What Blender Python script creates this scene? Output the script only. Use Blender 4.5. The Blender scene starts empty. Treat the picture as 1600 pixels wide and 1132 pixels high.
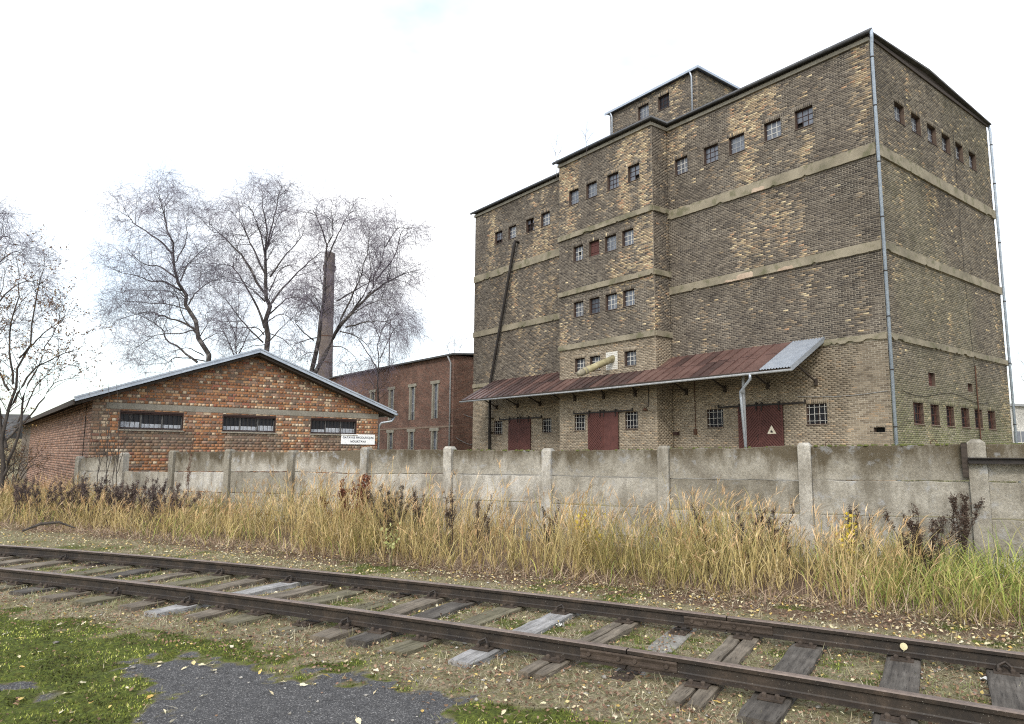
import bpy, math, random
import numpy as np
from mathutils import Vector, Matrix

R = math.radians
rng = np.random.default_rng(7)
random.seed(7)
scene = bpy.context.scene
col = scene.collection

# ------------------------------------------------------------------ camera
EYE = 1.72
FPX, PITCH, ROLL = 1104.76, 0.129409, 0.0067216
cam_data = bpy.data.cameras.new('camera')
cam_data.sensor_fit = 'HORIZONTAL'
cam_data.sensor_width = 36.0
cam_data.lens = 36.0 * FPX / 1600.0
cam_data.clip_start = 0.05
cam_data.clip_end = 5000
cam = bpy.data.objects.new('camera', cam_data)
col.objects.link(cam)
_cp, _sp, _c, _s = math.cos(PITCH), math.sin(PITCH), math.cos(ROLL), math.sin(ROLL)
_r0, _u0, _f0 = Vector((1, 0, 0)), Vector((0, -_sp, _cp)), Vector((0, _cp, _sp))
_rt, _up = _c * _r0 + _s * _u0, -_s * _r0 + _c * _u0
cam.matrix_world = Matrix(((_rt.x, _up.x, -_f0.x, 0), (_rt.y, _up.y, -_f0.y, 0), (_rt.z, _up.z, -_f0.z, EYE), (0, 0, 0, 1)))
scene.camera = cam

# ------------------------------------------------------------------ world, sun, exposure
SUN_EL, SUN_AZ = 38.0, 196.0          # azimuth clockwise from +Y (away from the camera)
world = bpy.data.worlds.new('World')
scene.world = world
world.use_nodes = True
nt = world.node_tree
nt.nodes.clear()
w_out = nt.nodes.new('ShaderNodeOutputWorld')
w_bg = nt.nodes.new('ShaderNodeBackground')
w_sky = nt.nodes.new('ShaderNodeTexSky')
w_sky.sky_type = 'NISHITA'
w_sky.sun_disc = False
w_sky.sun_elevation = R(SUN_EL)
w_sky.sun_rotation = R(SUN_AZ)
w_sky.air_density = 1.0
w_sky.dust_density = 2.0
w_bg.inputs['Strength'].default_value = 0.12
w_tc = nt.nodes.new('ShaderNodeTexCoord')
w_map = nt.nodes.new('ShaderNodeMapping')
w_map.inputs['Scale'].default_value = (1.0, 1.0, 2.2)
w_no = nt.nodes.new('ShaderNodeTexNoise')
w_no.inputs['Scale'].default_value = 1.7
w_no.inputs['Detail'].default_value = 6
w_no.inputs['Roughness'].default_value = 0.55
w_ramp = nt.nodes.new('ShaderNodeValToRGB')
w_ramp.color_ramp.elements[0].position = 0.40
w_ramp.color_ramp.elements[0].color = (0.30, 0.30, 0.30, 1)
w_ramp.color_ramp.elements[1].position = 0.67
w_ramp.color_ramp.elements[1].color = (1, 1, 1, 1)
w_mix = nt.nodes.new('ShaderNodeMix')
w_mix.data_type = 'RGBA'
w_mix.inputs['B'].default_value = (9.6, 9.75, 9.9, 1)     # thin bright overcast
nt.links.new(w_tc.outputs['Generated'], w_map.inputs['Vector'])
nt.links.new(w_map.outputs[0], w_no.inputs['Vector'])
nt.links.new(w_no.outputs['Fac'], w_ramp.inputs[0])
nt.links.new(w_ramp.outputs[0], w_mix.inputs['Factor'])
w_gain = nt.nodes.new('ShaderNodeMix')
w_gain.data_type = 'RGBA'
w_gain.blend_type = 'MULTIPLY'
w_gain.inputs['Factor'].default_value = 1.0
w_gain.inputs['B'].default_value = (1.75, 1.8, 1.7, 1)
nt.links.new(w_sky.outputs[0], w_gain.inputs['A'])
nt.links.new(w_gain.outputs['Result'], w_mix.inputs['A'])
nt.links.new(w_mix.outputs['Result'], w_bg.inputs[0])
nt.links.new(w_bg.outputs[0], w_out.inputs[0])

sun_d = bpy.data.lights.new('sun', 'SUN')
sun_d.energy = 1.5
sun_d.angle = R(14)
sun_d.color = (1.0, 0.95, 0.88)
sun = bpy.data.objects.new('sun', sun_d)
col.objects.link(sun)
_az, _el = R(SUN_AZ), R(SUN_EL)
_to = Vector((math.sin(_az) * math.cos(_el), math.cos(_az) * math.cos(_el), math.sin(_el)))
sun.rotation_euler = _to.to_track_quat('Z', 'Y').to_euler()

scene.view_settings.view_transform = 'Standard'
scene.view_settings.look = 'None'
scene.view_settings.gamma = 1.0
scene.view_settings.exposure = 0.58
scene.view_settings.use_curve_mapping = False
scene.cycles.use_denoising = False
scene.cycles.filter_width = 1.15
scene.cycles.max_bounces = 6
scene.cycles.transparent_max_bounces = 8

# ------------------------------------------------------------------ survey helpers
UL = np.array([-0.61332, 0.78983])       # along the warehouse front, away from its near corner
VV = np.array([0.78983, 0.61332])        # into the depth of the warehouse
CORNER = np.array([15.31, 28.5])         # near corner of the warehouse
GCORNER = np.array([-13.46, 22.7])       # near corner of the low brick shed
TTH = R(118.0)
TT = np.array([math.sin(TTH), math.cos(TTH)])      # along the track
TM = np.array([-TT[1], TT[0]])                     # across the track, away from the camera


def at(px, py, Y):
    """survey sight line through photo point (1600 x 1132) met at depth Y metres"""
    d = ((px - 800) / FPX) * _rt + (-(py - 566) / FPX) * _up + _f0
    t = Y / d.y
    return np.array([d.x * t, Y, EYE + d.z * t])


# ------------------------------------------------------------------ noise in numpy
def _hash(ix, iy, seed):
    n = (ix.astype(np.int64) * 374761393 + iy.astype(np.int64) * 668265263 + seed * 974634777) & 0x7fffffff
    n = ((n ^ (n >> 13)) * 1274126177) & 0x7fffffff
    n = n ^ (n >> 16)
    return (n & 0xffff) / 65535.0


def vnoise(x, y, seed=0):
    x = np.asarray(x, float); y = np.asarray(y, float)
    x0 = np.floor(x); y0 = np.floor(y)
    fx = x - x0; fy = y - y0
    fx = fx * fx * (3 - 2 * fx); fy = fy * fy * (3 - 2 * fy)
    a = _hash(x0, y0, seed); b = _hash(x0 + 1, y0, seed)
    c = _hash(x0, y0 + 1, seed); d = _hash(x0 + 1, y0 + 1, seed)
    return (a * (1 - fx) + b * fx) * (1 - fy) + (c * (1 - fx) + d * fx) * fy


def fbm(x, y, seed=0, o=4):
    s = 0.0; a = 0.5; t = 0.0
    for i in range(o):
        s = s + a * vnoise(np.asarray(x) * 2 ** i, np.asarray(y) * 2 ** i, seed + i * 17)
        t += a; a *= 0.5
    return s / t


def sstep(a, b, x):
    t = np.clip((np.asarray(x, float) - a) / (b - a), 0, 1)
    return t * t * (3 - 2 * t)


# ------------------------------------------------------------------ objects
def link(o, parent=None):
    col.objects.link(o)
    if parent is not None:
        o.parent = parent
    return o


def tag(o, label=None, cat=None, group=None, kind=None):
    if label: o['label'] = label
    if cat: o['category'] = cat
    if group: o['group'] = group
    if kind: o['kind'] = kind
    return o


def thing(name, label, cat, loc=(0, 0, 0), rz=0.0, group=None):
    o = bpy.data.objects.new(name, None)
    o.empty_display_size = 0.3
    o.location = loc
    o.rotation_euler = (0, 0, rz)
    link(o)
    return tag(o, label, cat, group)


def np_mesh(name, V, F, mats, cols=None, midx=None, smooth=False):
    """V (n,3); F (m,4) or (m,3) int arrays, or list of such arrays"""
    me = bpy.data.meshes.new(name)
    Fs = F if isinstance(F, list) else [F]
    Fs = [np.asarray(f, np.int32) for f in Fs if len(f)]
    V = np.asarray(V, np.float32)
    nl = sum(f.size for f in Fs); npoly = sum(len(f) for f in Fs)
    me.vertices.add(len(V)); me.vertices.foreach_set('co', V.ravel())
    me.loops.add(nl); me.polygons.add(npoly)
    me.loops.foreach_set('vertex_index', np.concatenate([f.ravel() for f in Fs]))
    sizes = np.concatenate([np.full(len(f), f.shape[1], np.int32) for f in Fs])
    starts = np.concatenate([[0], np.cumsum(sizes)[:-1]]).astype(np.int32)
    me.polygons.foreach_set('loop_start', starts)
    try:
        me.polygons.foreach_set('loop_total', sizes)
    except Exception:
        pass
    if midx is not None:
        me.polygons.foreach_set('material_index', np.asarray(midx, np.int32))
    if smooth:
        me.polygons.foreach_set('use_smooth', np.ones(npoly, bool))
    if cols is not None:
        a = me.color_attributes.new('col', 'FLOAT_COLOR', 'POINT')
        c = np.ones((len(V), 4), np.float32); c[:, :cols.shape[1]] = cols
        a.data.foreach_set('color', c.ravel())
    for m in (mats if isinstance(mats, (list, tuple)) else [mats]):
        me.materials.append(m)
    me.update(calc_edges=True)
    me.validate()
    return me


class MB:
    """collects boxes, polygons and tubes into one mesh"""
    def __init__(self):
        self.v = []; self.f = []; self.m = []; self.mi = 0

    def add(self, vs, fs, mi=None):
        b = len(self.v)
        self.v.extend([tuple(map(float, p)) for p in vs])
        for f in fs:
            self.f.append(tuple(i + b for i in f)); self.m.append(self.mi if mi is None else mi)
        return self

    def box(self, x0, x1, y0, y1, z0, z1, mi=None):
        vs = [(x0, y0, z0), (x1, y0, z0), (x1, y1, z0), (x0, y1, z0), (x0, y0, z1), (x1, y0, z1), (x1, y1, z1), (x0, y1, z1)]
        return self.add(vs, [(0, 3, 2, 1), (4, 5, 6, 7), (0, 1, 5, 4), (1, 2, 6, 5), (2, 3, 7, 6), (3, 0, 4, 7)], mi)

    def bar(self, a, b, w, h, up=(0, 0, 1), mi=None):
        """rectangular bar from a to b; w across, h along up"""
        a = Vector(a); b = Vector(b); d = (b - a).normalized(); up = Vector(up)
        s = d.cross(up)
        if s.length < 1e-4: s = d.cross(Vector((1, 0, 0)))
        s.normalize(); t = s.cross(d)
        s *= w / 2; t *= h / 2
        vs = [a - s - t, a + s - t, a + s + t, a - s + t, b - s - t, b + s - t, b + s + t, b - s + t]
        return self.add(vs, [(0, 1, 2, 3), (7, 6, 5, 4), (0, 4, 5, 1), (1, 5, 6, 2), (2, 6, 7, 3), (3, 7, 4, 0)], mi)

    def tube(self, pts, r, n=8, cap=True, mi=None):
        pts = [Vector(p) for p in pts]
        rs = r if isinstance(r, (list, tuple)) else [r] * len(pts)
        rings = []
        d0 = (pts[1] - pts[0]).normalized()
        s = d0.cross(Vector((0, 0, 1)))
        if s.length < 1e-3: s = d0.cross(Vector((1, 0, 0)))
        s.normalize()
        vs = []
        for i, p in enumerate(pts):
            if i == 0: d = pts[1] - pts[0]
            elif i == len(pts) - 1: d = pts[-1] - pts[-2]
            else: d = (pts[i + 1] - pts[i]).normalized() + (pts[i] - pts[i - 1]).normalized()
            d.normalize()
            s = (s - d * s.dot(d)).normalized(); t = d.cross(s)
            for k in range(n):
                a = 2 * math.pi * k / n
                vs.append(p + (s * math.cos(a) + t * math.sin(a)) * rs[i])
        fs = []
        for i in range(len(pts) - 1):
            for k in range(n):
                k2 = (k + 1) % n
                fs.append((i * n + k, i * n + k2, (i + 1) * n + k2, (i + 1) * n + k))
        if cap:
            fs.append(tuple(range(n))[::-1]); fs.append(tuple((len(pts) - 1) * n + k for k in range(n)))
        return self.add(vs, fs, mi)

    def prism(self, poly, axis, a, b, mi=None):
        """extrude 2D polygon: axis 'x': poly=(y,z); 'y': poly=(x,z); 'z': poly=(x,y)"""
        def P(q, t):
            return {'x': (t, q[0], q[1]), 'y': (q[0], t, q[1]), 'z': (q[0], q[1], t)}[axis]
        n = len(poly)
        vs = [P(q, a) for q in poly] + [P(q, b) for q in poly]
        fs = [tuple(range(n)), tuple(range(2 * n - 1, n - 1, -1))]
        fs += [(i, i + n, (i + 1) % n + n, (i + 1) % n) for i in range(n)]
        return self.add(vs, fs, mi)

    def mesh(self, name, mats, smooth=False, fix=True):
        me = bpy.data.meshes.new(name)
        me.from_pydata(self.v, [], self.f)
        for m in (mats if isinstance(mats, (list, tuple)) else [mats]): me.materials.append(m)
        me.polygons.foreach_set('material_index', self.m)
        if smooth: me.polygons.foreach_set('use_smooth', [True] * len(self.f))
        me.update()
        if fix:
            import bmesh
            bm = bmesh.new(); bm.from_mesh(me)
            bmesh.ops.recalc_face_normals(bm, faces=bm.faces)
            bm.to_mesh(me); bm.free()
        return me

    def build(self, name, mats, parent=None, smooth=False, bevel=0.0):
        o = bpy.data.objects.new(name, self.mesh(name, mats, smooth))
        link(o, parent)
        if bevel:
            b = o.modifiers.new('bevel', 'BEVEL'); b.width = bevel; b.segments = 2; b.limit_method = 'ANGLE'
        return o


def obj(name, me, parent=None):
    return link(bpy.data.objects.new(name, me), parent)


# ------------------------------------------------------------------ materials
def new_mat(name):
    m = bpy.data.materials.new(name); m.use_nodes = True
    t = m.node_tree; b = t.nodes['Principled BSDF']
    return m, t, b


def nd(t, kind, **kw):
    n = t.nodes.new(kind)
    for k, v in kw.items():
        if k in n.inputs.keys() if hasattr(n.inputs, 'keys') else False: n.inputs[k].default_value = v
        else: setattr(n, k, v)
    return n


def tex_noise(t, vec, scale, detail=4, rough=0.55):
    n = t.nodes.new('ShaderNodeTexNoise')
    n.inputs['Scale'].default_value = scale; n.inputs['Detail'].default_value = detail; n.inputs['Roughness'].default_value = rough
    if vec is not None: t.links.new(vec, n.inputs['Vector'])
    return n


def ramp(t, fac, stops):
    n = t.nodes.new('ShaderNodeValToRGB')
    e = n.color_ramp.elements
    while len(e) < len(stops): e.new(0.5)
    for i, (p, c) in enumerate(stops):
        e[i].position = p
        e[i].color = (*c, 1) if isinstance(c, (tuple, list)) else (c, c, c, 1)
    t.links.new(fac, n.inputs[0])
    return n


def mix(t, fac, a, b, mode='MIX'):
    n = t.nodes.new('ShaderNodeMix'); n.data_type = 'RGBA'; n.blend_type = mode
    for s, v in (('Factor', fac), ('A', a), ('B', b)):
        if isinstance(v, bpy.types.NodeSocket): t.links.new(v, n.inputs[s])
        elif isinstance(v, (int, float)): n.inputs[s].default_value = v if s == 'Factor' else (v, v, v, 1)
        else: n.inputs[s].default_value = (*v[:3], 1)
    return n.outputs['Result']


def bump(t, b, h, strength=0.4, dist=0.01):
    n = t.nodes.new('ShaderNodeBump'); n.inputs['Strength'].default_value = strength; n.inputs['Distance'].default_value = dist
    t.links.new(h, n.inputs['Height']); t.links.new(n.outputs[0], b.inputs['Normal'])
    return n


def mapped(t, sc=(1, 1, 1), src='Object'):
    c = t.nodes.new('ShaderNodeTexCoord'); m = t.nodes.new('ShaderNodeMapping')
    m.inputs['Scale'].default_value = sc
    t.links.new(c.outputs[src], m.inputs['Vector'])
    return m.outputs[0]


def simple(name, c1, c2, scale=6.0, rough=0.85, sc=(1, 1, 1), bs=0.3, bd=0.004, metal=0.0, fine=None, spec=0.3):
    """two-tone mottled material with matching relief"""
    m, t, b = new_mat(name)
    v = mapped(t, sc)
    n = tex_noise(t, v, scale, 6, 0.6)
    r = ramp(t, n.outputs['Fac'], [(0.30, c1), (0.70, c2)])
    out = r.outputs[0]
    n2 = tex_noise(t, v, scale * (fine or 9), 3, 0.6)
    r2 = ramp(t, n2.outputs['Fac'], [(0.3, 0.75), (0.7, 1.18)])
    out = mix(t, 1.0, out, r2.outputs[0], 'MULTIPLY')
    t.links.new(out, b.inputs['Base Color'])
    b.inputs['Roughness'].default_value = rough; b.inputs['Metallic'].default_value = metal
    b.inputs['Specular IOR Level'].default_value = spec
    bump(t, b, n2.outputs['Fac'], bs, bd)
    return m


def colored(name, obj_color=False, rough=0.9, var=(0.72, 1.2), scale=25, bs=0.5, bd=0.006, trans=0.0, spec=0.25):
    """colour from the pieces' own colour attribute (or object colour)"""
    m, t, b = new_mat(name)
    if obj_color:
        a = t.nodes.new('ShaderNodeObjectInfo').outputs['Color']
    else:
        an = t.nodes.new('ShaderNodeAttribute'); an.attribute_name = 'col'; a = an.outputs['Color']
    if scale:
        g = t.nodes.new('ShaderNodeNewGeometry')
        n = tex_noise(t, g.outputs['Position'], scale, 4, 0.65)
        r = ramp(t, n.outputs['Fac'], [(0.28, var[0]), (0.72, var[1])])
        a = mix(t, 1.0, a, r.outputs[0], 'MULTIPLY')
        if bs: bump(t, b, n.outputs['Fac'], bs, bd)
    t.links.new(a, b.inputs['Base Color'])
    b.inputs['Roughness'].default_value = rough
    b.inputs['Specular IOR Level'].default_value = spec
    if trans:
        tr = t.nodes.new('ShaderNodeBsdfTranslucent'); t.links.new(a, tr.inputs['Color'])
        ms = t.nodes.new('ShaderNodeMixShader'); ms.inputs[0].default_value = trans
        o = t.nodes['Material Output']
        t.links.new(b.outputs[0], ms.inputs[1]); t.links.new(tr.outputs[0], ms.inputs[2]); t.links.new(ms.outputs[0], o.inputs[0])
    return m


M = {}
M['brick'] = colored('brick_fired')
M['brick_piece'] = colored('brick_fired_single', obj_color=True)
M['mortar'] = simple('mortar', (0.13, 0.112, 0.09), (0.45, 0.405, 0.33), 0.55, 0.95, fine=30)
M['mortar_red'] = simple('mortar_grey', (0.115, 0.092, 0.072), (0.19, 0.155, 0.125), 2.0, 0.95)
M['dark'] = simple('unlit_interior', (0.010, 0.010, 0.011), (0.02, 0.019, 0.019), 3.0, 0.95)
M['reveal'] = simple('sooty_reveal_brick', (0.055, 0.040, 0.033), (0.125, 0.090, 0.070), 5.0, 0.95)
M['galv'] = simple('galvanised_steel', (0.36, 0.40, 0.46), (0.47, 0.51, 0.57), 2.5, 0.42, bs=0.05, metal=0.55, spec=0.5)
M['galv_blue'] = simple('painted_downpipe', (0.30, 0.36, 0.44), (0.38, 0.44, 0.52), 1.2, 0.5, bs=0.05, spec=0.5)
M['gutter'] = simple('dark_gutter', (0.035, 0.038, 0.045), (0.075, 0.08, 0.09), 3.0, 0.5, bs=0.1, spec=0.5)
M['felt'] = simple('roofing_felt', (0.05, 0.05, 0.052), (0.10, 0.10, 0.10), 2.0, 0.95)
M['rustroof'] = simple('oxide_red_sheet', (0.085, 0.047, 0.040), (0.150, 0.088, 0.075), 1.1, 0.42, bs=0.15, fine=14, spec=0.4)
M['rustroof_dark'] = simple('dark_oxide_sheet', (0.035, 0.022, 0.020), (0.085, 0.048, 0.042), 1.4, 0.5, bs=0.15, fine=14, spec=0.4)
M['oxide'] = simple('oxide_red_paint', (0.070, 0.026, 0.022), (0.115, 0.045, 0.038), 2.2, 0.7, bs=0.2, spec=0.35)
M['oxide_dark'] = simple('dark_brown_paint', (0.026, 0.014, 0.012), (0.045, 0.022, 0.019), 3.0, 0.7)
M['blackiron'] = simple('black_iron', (0.012, 0.011, 0.011), (0.035, 0.028, 0.025), 5.0, 0.65)
M['rust'] = simple('rusty_iron', (0.045, 0.024, 0.016), (0.11, 0.055, 0.034), 8.0, 0.85)
M['whitepaint'] = simple('old_white_paint', (0.42, 0.41, 0.38), (0.58, 0.57, 0.54), 6.0, 0.7)
M['greypaint'] = simple('old_grey_paint', (0.22, 0.23, 0.24), (0.34, 0.35, 0.36), 6.0, 0.7)
M['wood_dark'] = simple('dark_timber', (0.025, 0.020, 0.017), (0.07, 0.055, 0.045), 4.0, 0.9, sc=(1, 8, 8))
M['concrete_trim'] = simple('concrete_trim', (0.20, 0.18, 0.145), (0.32, 0.30, 0.25), 1.2, 0.92)
M['concrete_ramp'] = simple('ramp_concrete', (0.2, 0.19, 0.17), (0.3, 0.29, 0.27), 1.0, 0.92)


def glass_mat(name, base, rough):
    m, t, b = new_mat(name)
    v = mapped(t)
    n = tex_noise(t, v, 3.0, 4, 0.6)
    r = ramp(t, n.outputs['Fac'], [(0.3, tuple(x * 0.65 for x in base)), (0.7, tuple(min(1, x * 1.3) for x in base))])
    t.links.new(r.outputs[0], b.inputs['Base Color'])
    b.inputs['Roughness'].default_value = rough
    b.inputs['Specular IOR Level'].default_value = 0.6
    b.inputs['IOR'].default_value = 1.52
    return m


M['glass'] = glass_mat('dusty_glass', (0.115, 0.125, 0.15), 0.14)
M['glass_dark'] = glass_mat('dark_glass', (0.016, 0.016, 0.02), 0.2)
M['glass_dark'].node_tree.nodes['Principled BSDF'].inputs['Specular IOR Level'].default_value = 0.18
M['glass_grey'] = glass_mat('grey_glass', (0.06, 0.066, 0.08), 0.15)


def plaster_mat():
    m, t, b = new_mat('band_plaster')
    v = mapped(t, (1, 1, 1))
    n = tex_noise(t, v, 0.7, 5, 0.6)
    r = ramp(t, n.outputs['Fac'], [(0.28, (0.155, 0.14, 0.105)), (0.5, (0.25, 0.22, 0.165)), (0.75, (0.35, 0.31, 0.235))])
    n3 = tex_noise(t, v, 1.6, 5, 0.7)
    g = ramp(t, n3.outputs['Fac'], [(0.50, 0.0), (0.62, 0.7)])
    c = mix(t, g.outputs[0], r.outputs[0], (0.115, 0.115, 0.065))
    n2 = tex_noise(t, v, 30, 4, 0.7)
    r2 = ramp(t, n2.outputs['Fac'], [(0.3, 0.75), (0.7, 1.15)])
    c = mix(t, 1.0, c, r2.outputs[0], 'MULTIPLY')
    t.links.new(c, b.inputs['Base Color']); b.inputs['Roughness'].default_value = 0.95
    b.inputs['Specular IOR Level'].default_value = 0.2
    bump(t, b, n2.outputs['Fac'], 0.6, 0.012)
    return m


M['plaster'] = plaster_mat()


def brick_tex_mat(name, c1, c2, mortar, scale=1.0, course=0.1, length=0.26):
    """far brickwork whose bricks are too small to tell apart; planar wall in local x/z or y/z"""
    m, t, b = new_mat(name)
    tc = t.nodes.new('ShaderNodeTexCoord')
    sep = t.nodes.new('ShaderNodeSeparateXYZ'); t.links.new(tc.outputs['Object'], sep.inputs[0])
    ad = t.nodes.new('ShaderNodeMath'); ad.operation = 'ADD'
    t.links.new(sep.outputs[0], ad.inputs[0]); t.links.new(sep.outputs[1], ad.inputs[1])
    cmb = t.nodes.new('ShaderNodeCombineXYZ'); t.links.new(ad.outputs[0], cmb.inputs[0]); t.links.new(sep.outputs[2], cmb.inputs[1])
    bt = t.nodes.new('ShaderNodeTexBrick')
    bt.inputs['Scale'].default_value = scale
    bt.inputs['Brick Width'].default_value = length; bt.inputs['Row Height'].default_value = course
    bt.inputs['Mortar Size'].default_value = 0.009; bt.inputs['Bias'].default_value = -0.1
    bt.inputs['Color1'].default_value = (*c1, 1); bt.inputs['Color2'].default_value = (*c2, 1); bt.inputs['Mortar'].default_value = (*mortar, 1)
    t.links.new(cmb.outputs[0], bt.inputs['Vector'])
    n = tex_noise(t, tc.outputs['Object'], 0.6, 6, 0.6)
    r = ramp(t, n.outputs['Fac'], [(0.3, 0.62), (0.7, 1.25)])
    c = mix(t, 1.0, bt.outputs['Color'], r.outputs[0], 'MULTIPLY')
    n2 = tex_noise(t, cmb.outputs[0], 9, 2, 0.5)
    r2 = ramp(t, n2.outputs['Fac'], [(0.35, 0.7), (0.65, 1.3)])
    c = mix(t, 1.0, c, r2.outputs[0], 'MULTIPLY')
    t.links.new(c, b.inputs['Base Color']); b.inputs['Roughness'].default_value = 0.92
    b.inputs['Specular IOR Level'].default_value = 0.2
    bump(t, b, bt.outputs['Fac'], -0.5, 0.008)
    return m


M['brick_far_red'] = brick_tex_mat('red_brickwork', (0.175, 0.090, 0.066), (0.105, 0.062, 0.050), (0.18, 0.145, 0.12))
M['brick_far_chimney'] = brick_tex_mat('chimney_brickwork', (0.125, 0.098, 0.082), (0.095, 0.076, 0.066), (0.16, 0.14, 0.125))
M['brick_far_white'] = brick_tex_mat('pale_brickwork', (0.50, 0.49, 0.46), (0.42, 0.41, 0.39), (0.36, 0.35, 0.33))

# ------------------------------------------------------------------ brick walls
COURSE, BLEN = 0.1, 0.26
PIECE_MESH = None


def unit_brick():
    global PIECE_MESH
    if PIECE_MESH is None:
        mb = MB()
        e = 0.5; c = 0.44
        vs = [(-c, -e, -c), (c, -e, -c), (c, -e, c), (-c, -e, c), (-e, -0.3, -e), (e, -0.3, -e), (e, -0.3, e), (-e, -0.3, e), (-e, e, -e), (e, e, -e), (e, e, e), (-e, e, e)]
        fs = [(0, 1, 2, 3), (0, 4, 5, 1), (1, 5, 6, 2), (2, 6, 7, 3), (3, 7, 4, 0), (4, 8, 9, 5), (5, 9, 10, 6), (6, 10, 11, 7), (7, 11, 8, 4)]
        mb.add(vs, fs)
        PIECE_MESH = mb.mesh('brick', M['brick_piece'])
    return PIECE_MESH


class Wall:
    """flat wall in building coordinates: origin (x,y), angle th; s runs along it, inward is +90 deg"""
    def __init__(self, ox, oy, th, s0, s1, z0, z1, top=None, course=0.0875):
        self.course = course
        self.o = (ox, oy); self.th = th; self.s0 = s0; self.s1 = s1; self.z0 = z0; self.z1 = z1
        self.top = top                       # function s -> wall top, or None
        self.open = []; self.solid = []      # openings (s0,s1,z0,z1); brick-free zones (bands)
        self.sold = []                       # soldier courses
        self.dx, self.dy = math.cos(th), math.sin(th)

    def P(self, s, d, z):                    # d inward
        return (self.o[0] + s * self.dx - d * self.dy, self.o[1] + s * self.dy + d * self.dx, z)

    def mortar(self, mb, depth=0.26, back=True):
        xs = sorted({self.s0, self.s1, *[v for o in self.open for v in o[:2]]})
        zs = sorted({self.z0, self.z1, *[v for o in self.open for v in o[2:]]})
        zmax = self.z1
        for i in range(len(xs) - 1):
            for k in range(len(zs) - 1):
                cx, cz = (xs[i] + xs[i + 1]) / 2, (zs[k] + zs[k + 1]) / 2
                if any(o[0] < cx < o[1] and o[2] < cz < o[3] for o in self.open): continue
                mb.add([self.P(xs[i], 0, zs[k]), self.P(xs[i + 1], 0, zs[k]), self.P(xs[i + 1], 0, zs[k + 1]), self.P(xs[i], 0, zs[k + 1])], [(0, 1, 2, 3)])
        for a, b, c, d in self.open:
            for q in ([(a, c), (b, c)], [(b, c), (b, d)], [(b, d), (a, d)], [(a, d), (a, c)]):
                (p0, q0), (p1, q1) = q
                mb.add([self.P(p0, 0, q0), self.P(p0, depth, q0), self.P(p1, depth, q1), self.P(p1, 0, q1)], [(0, 1, 2, 3)], 2)
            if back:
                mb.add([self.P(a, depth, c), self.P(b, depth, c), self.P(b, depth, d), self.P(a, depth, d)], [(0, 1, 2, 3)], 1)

    def bricks(self, bond='stretcher', seed=0):
        """returns array (n,4) of s0,s1,z0,z1"""
        r = np.random.default_rng(seed)
        out = []
        k = 0
        z = self.z0
        block = self.open + self.solid + [q for q in self.sold]
        while z < self.z1 - 0.02:
            zb = min(z + self.course, self.z1)
            iv = [(self.s0, self.s1, z, zb)]
            if self.top is not None:
                iv = [(p, q, z, zb) for p, q in self.top(zb)]
            for a, b, c, d in block:
                if c < zb and d > z:
                    nv = []
                    for p, q, e, f in iv:
                        if b <= p or a >= q or c >= f or d <= e: nv.append((p, q, e, f)); continue
                        if a > p + 0.01: nv.append((p, a, e, f))
                        if b < q - 0.01: nv.append((b, q, e, f))
                        m0, m1 = max(p, a), min(q, b)
                        if c - e > 0.03: nv.append((m0, m1, e, c))
                        elif f - d > 0.03: nv.append((m0, m1, d, f))
                    iv = nv
            L = BLEN
            if bond == 'english' and k % 2: L = BLEN / 2
            off = 0.0 if k % 2 == 0 else BLEN / 2
            if bond == 'english': off = 0.0 if k % 2 == 0 else BLEN / 4
            for p, q, za, zt_ in iv:
                n0 = math.floor((p - off) / L) * L + off
                e = np.arange(n0, q + L, L)
                e = np.clip(e, p, q)
                for i in range(len(e) - 1):
                    if e[i + 1] - e[i] > 0.03: out.append((e[i], e[i + 1], za, zt_))
            z += self.course; k += 1
        for a, b, c, d in self.sold:
            n = max(1, round((b - a) / 0.09)); w = (b - a) / n
            for i in range(n): out.append((a + i * w, a + (i + 1) * w, c, d))
        return np.array(out)


def brick_arrays(wall, B, cols, seed, joint=0.017, proud=0.006):
    """geometry of many bricks as arrays"""
    r = np.random.default_rng(seed + 99)
    n = len(B)
    j = joint / 2
    s0 = B[:, 0] + j + r.uniform(-.002, .003, n); s1 = B[:, 1] - j + r.uniform(-.003, .002, n)
    z0 = B[:, 2] + j + r.uniform(-.002, .002, n); z1 = B[:, 3] - j + r.uniform(-.002, .002, n)
    pr = -(proud + r.uniform(-.004, .005, n))
    V = np.zeros((n, 8, 3))
    S = np.stack([s0, s1, s1, s0], 1) + r.uniform(-.003, .003, (n, 4)); Z = np.stack([z0, z0, z1, z1], 1) + r.uniform(-.003, .003, (n, 4))
    for k in range(8):
        d = pr if k < 4 else np.full(n, 0.01)
        s = S[:, k % 4]
        V[:, k, 0] = wall.o[0] + s * wall.dx - d * wall.dy
        V[:, k, 1] = wall.o[1] + s * wall.dy + d * wall.dx
        V[:, k, 2] = Z[:, k % 4]
    base = (np.arange(n) * 8)[:, None]
    F = np.concatenate([base + np.array(q) for q in ([0, 1, 2, 3], [0, 4, 5, 1], [1, 5, 6, 2], [2, 6, 7, 3], [3, 7, 4, 0])])
    return V.reshape(-1, 3), F, np.repeat(cols, 8, 0), (s0, s1, z0, z1, pr)


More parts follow.
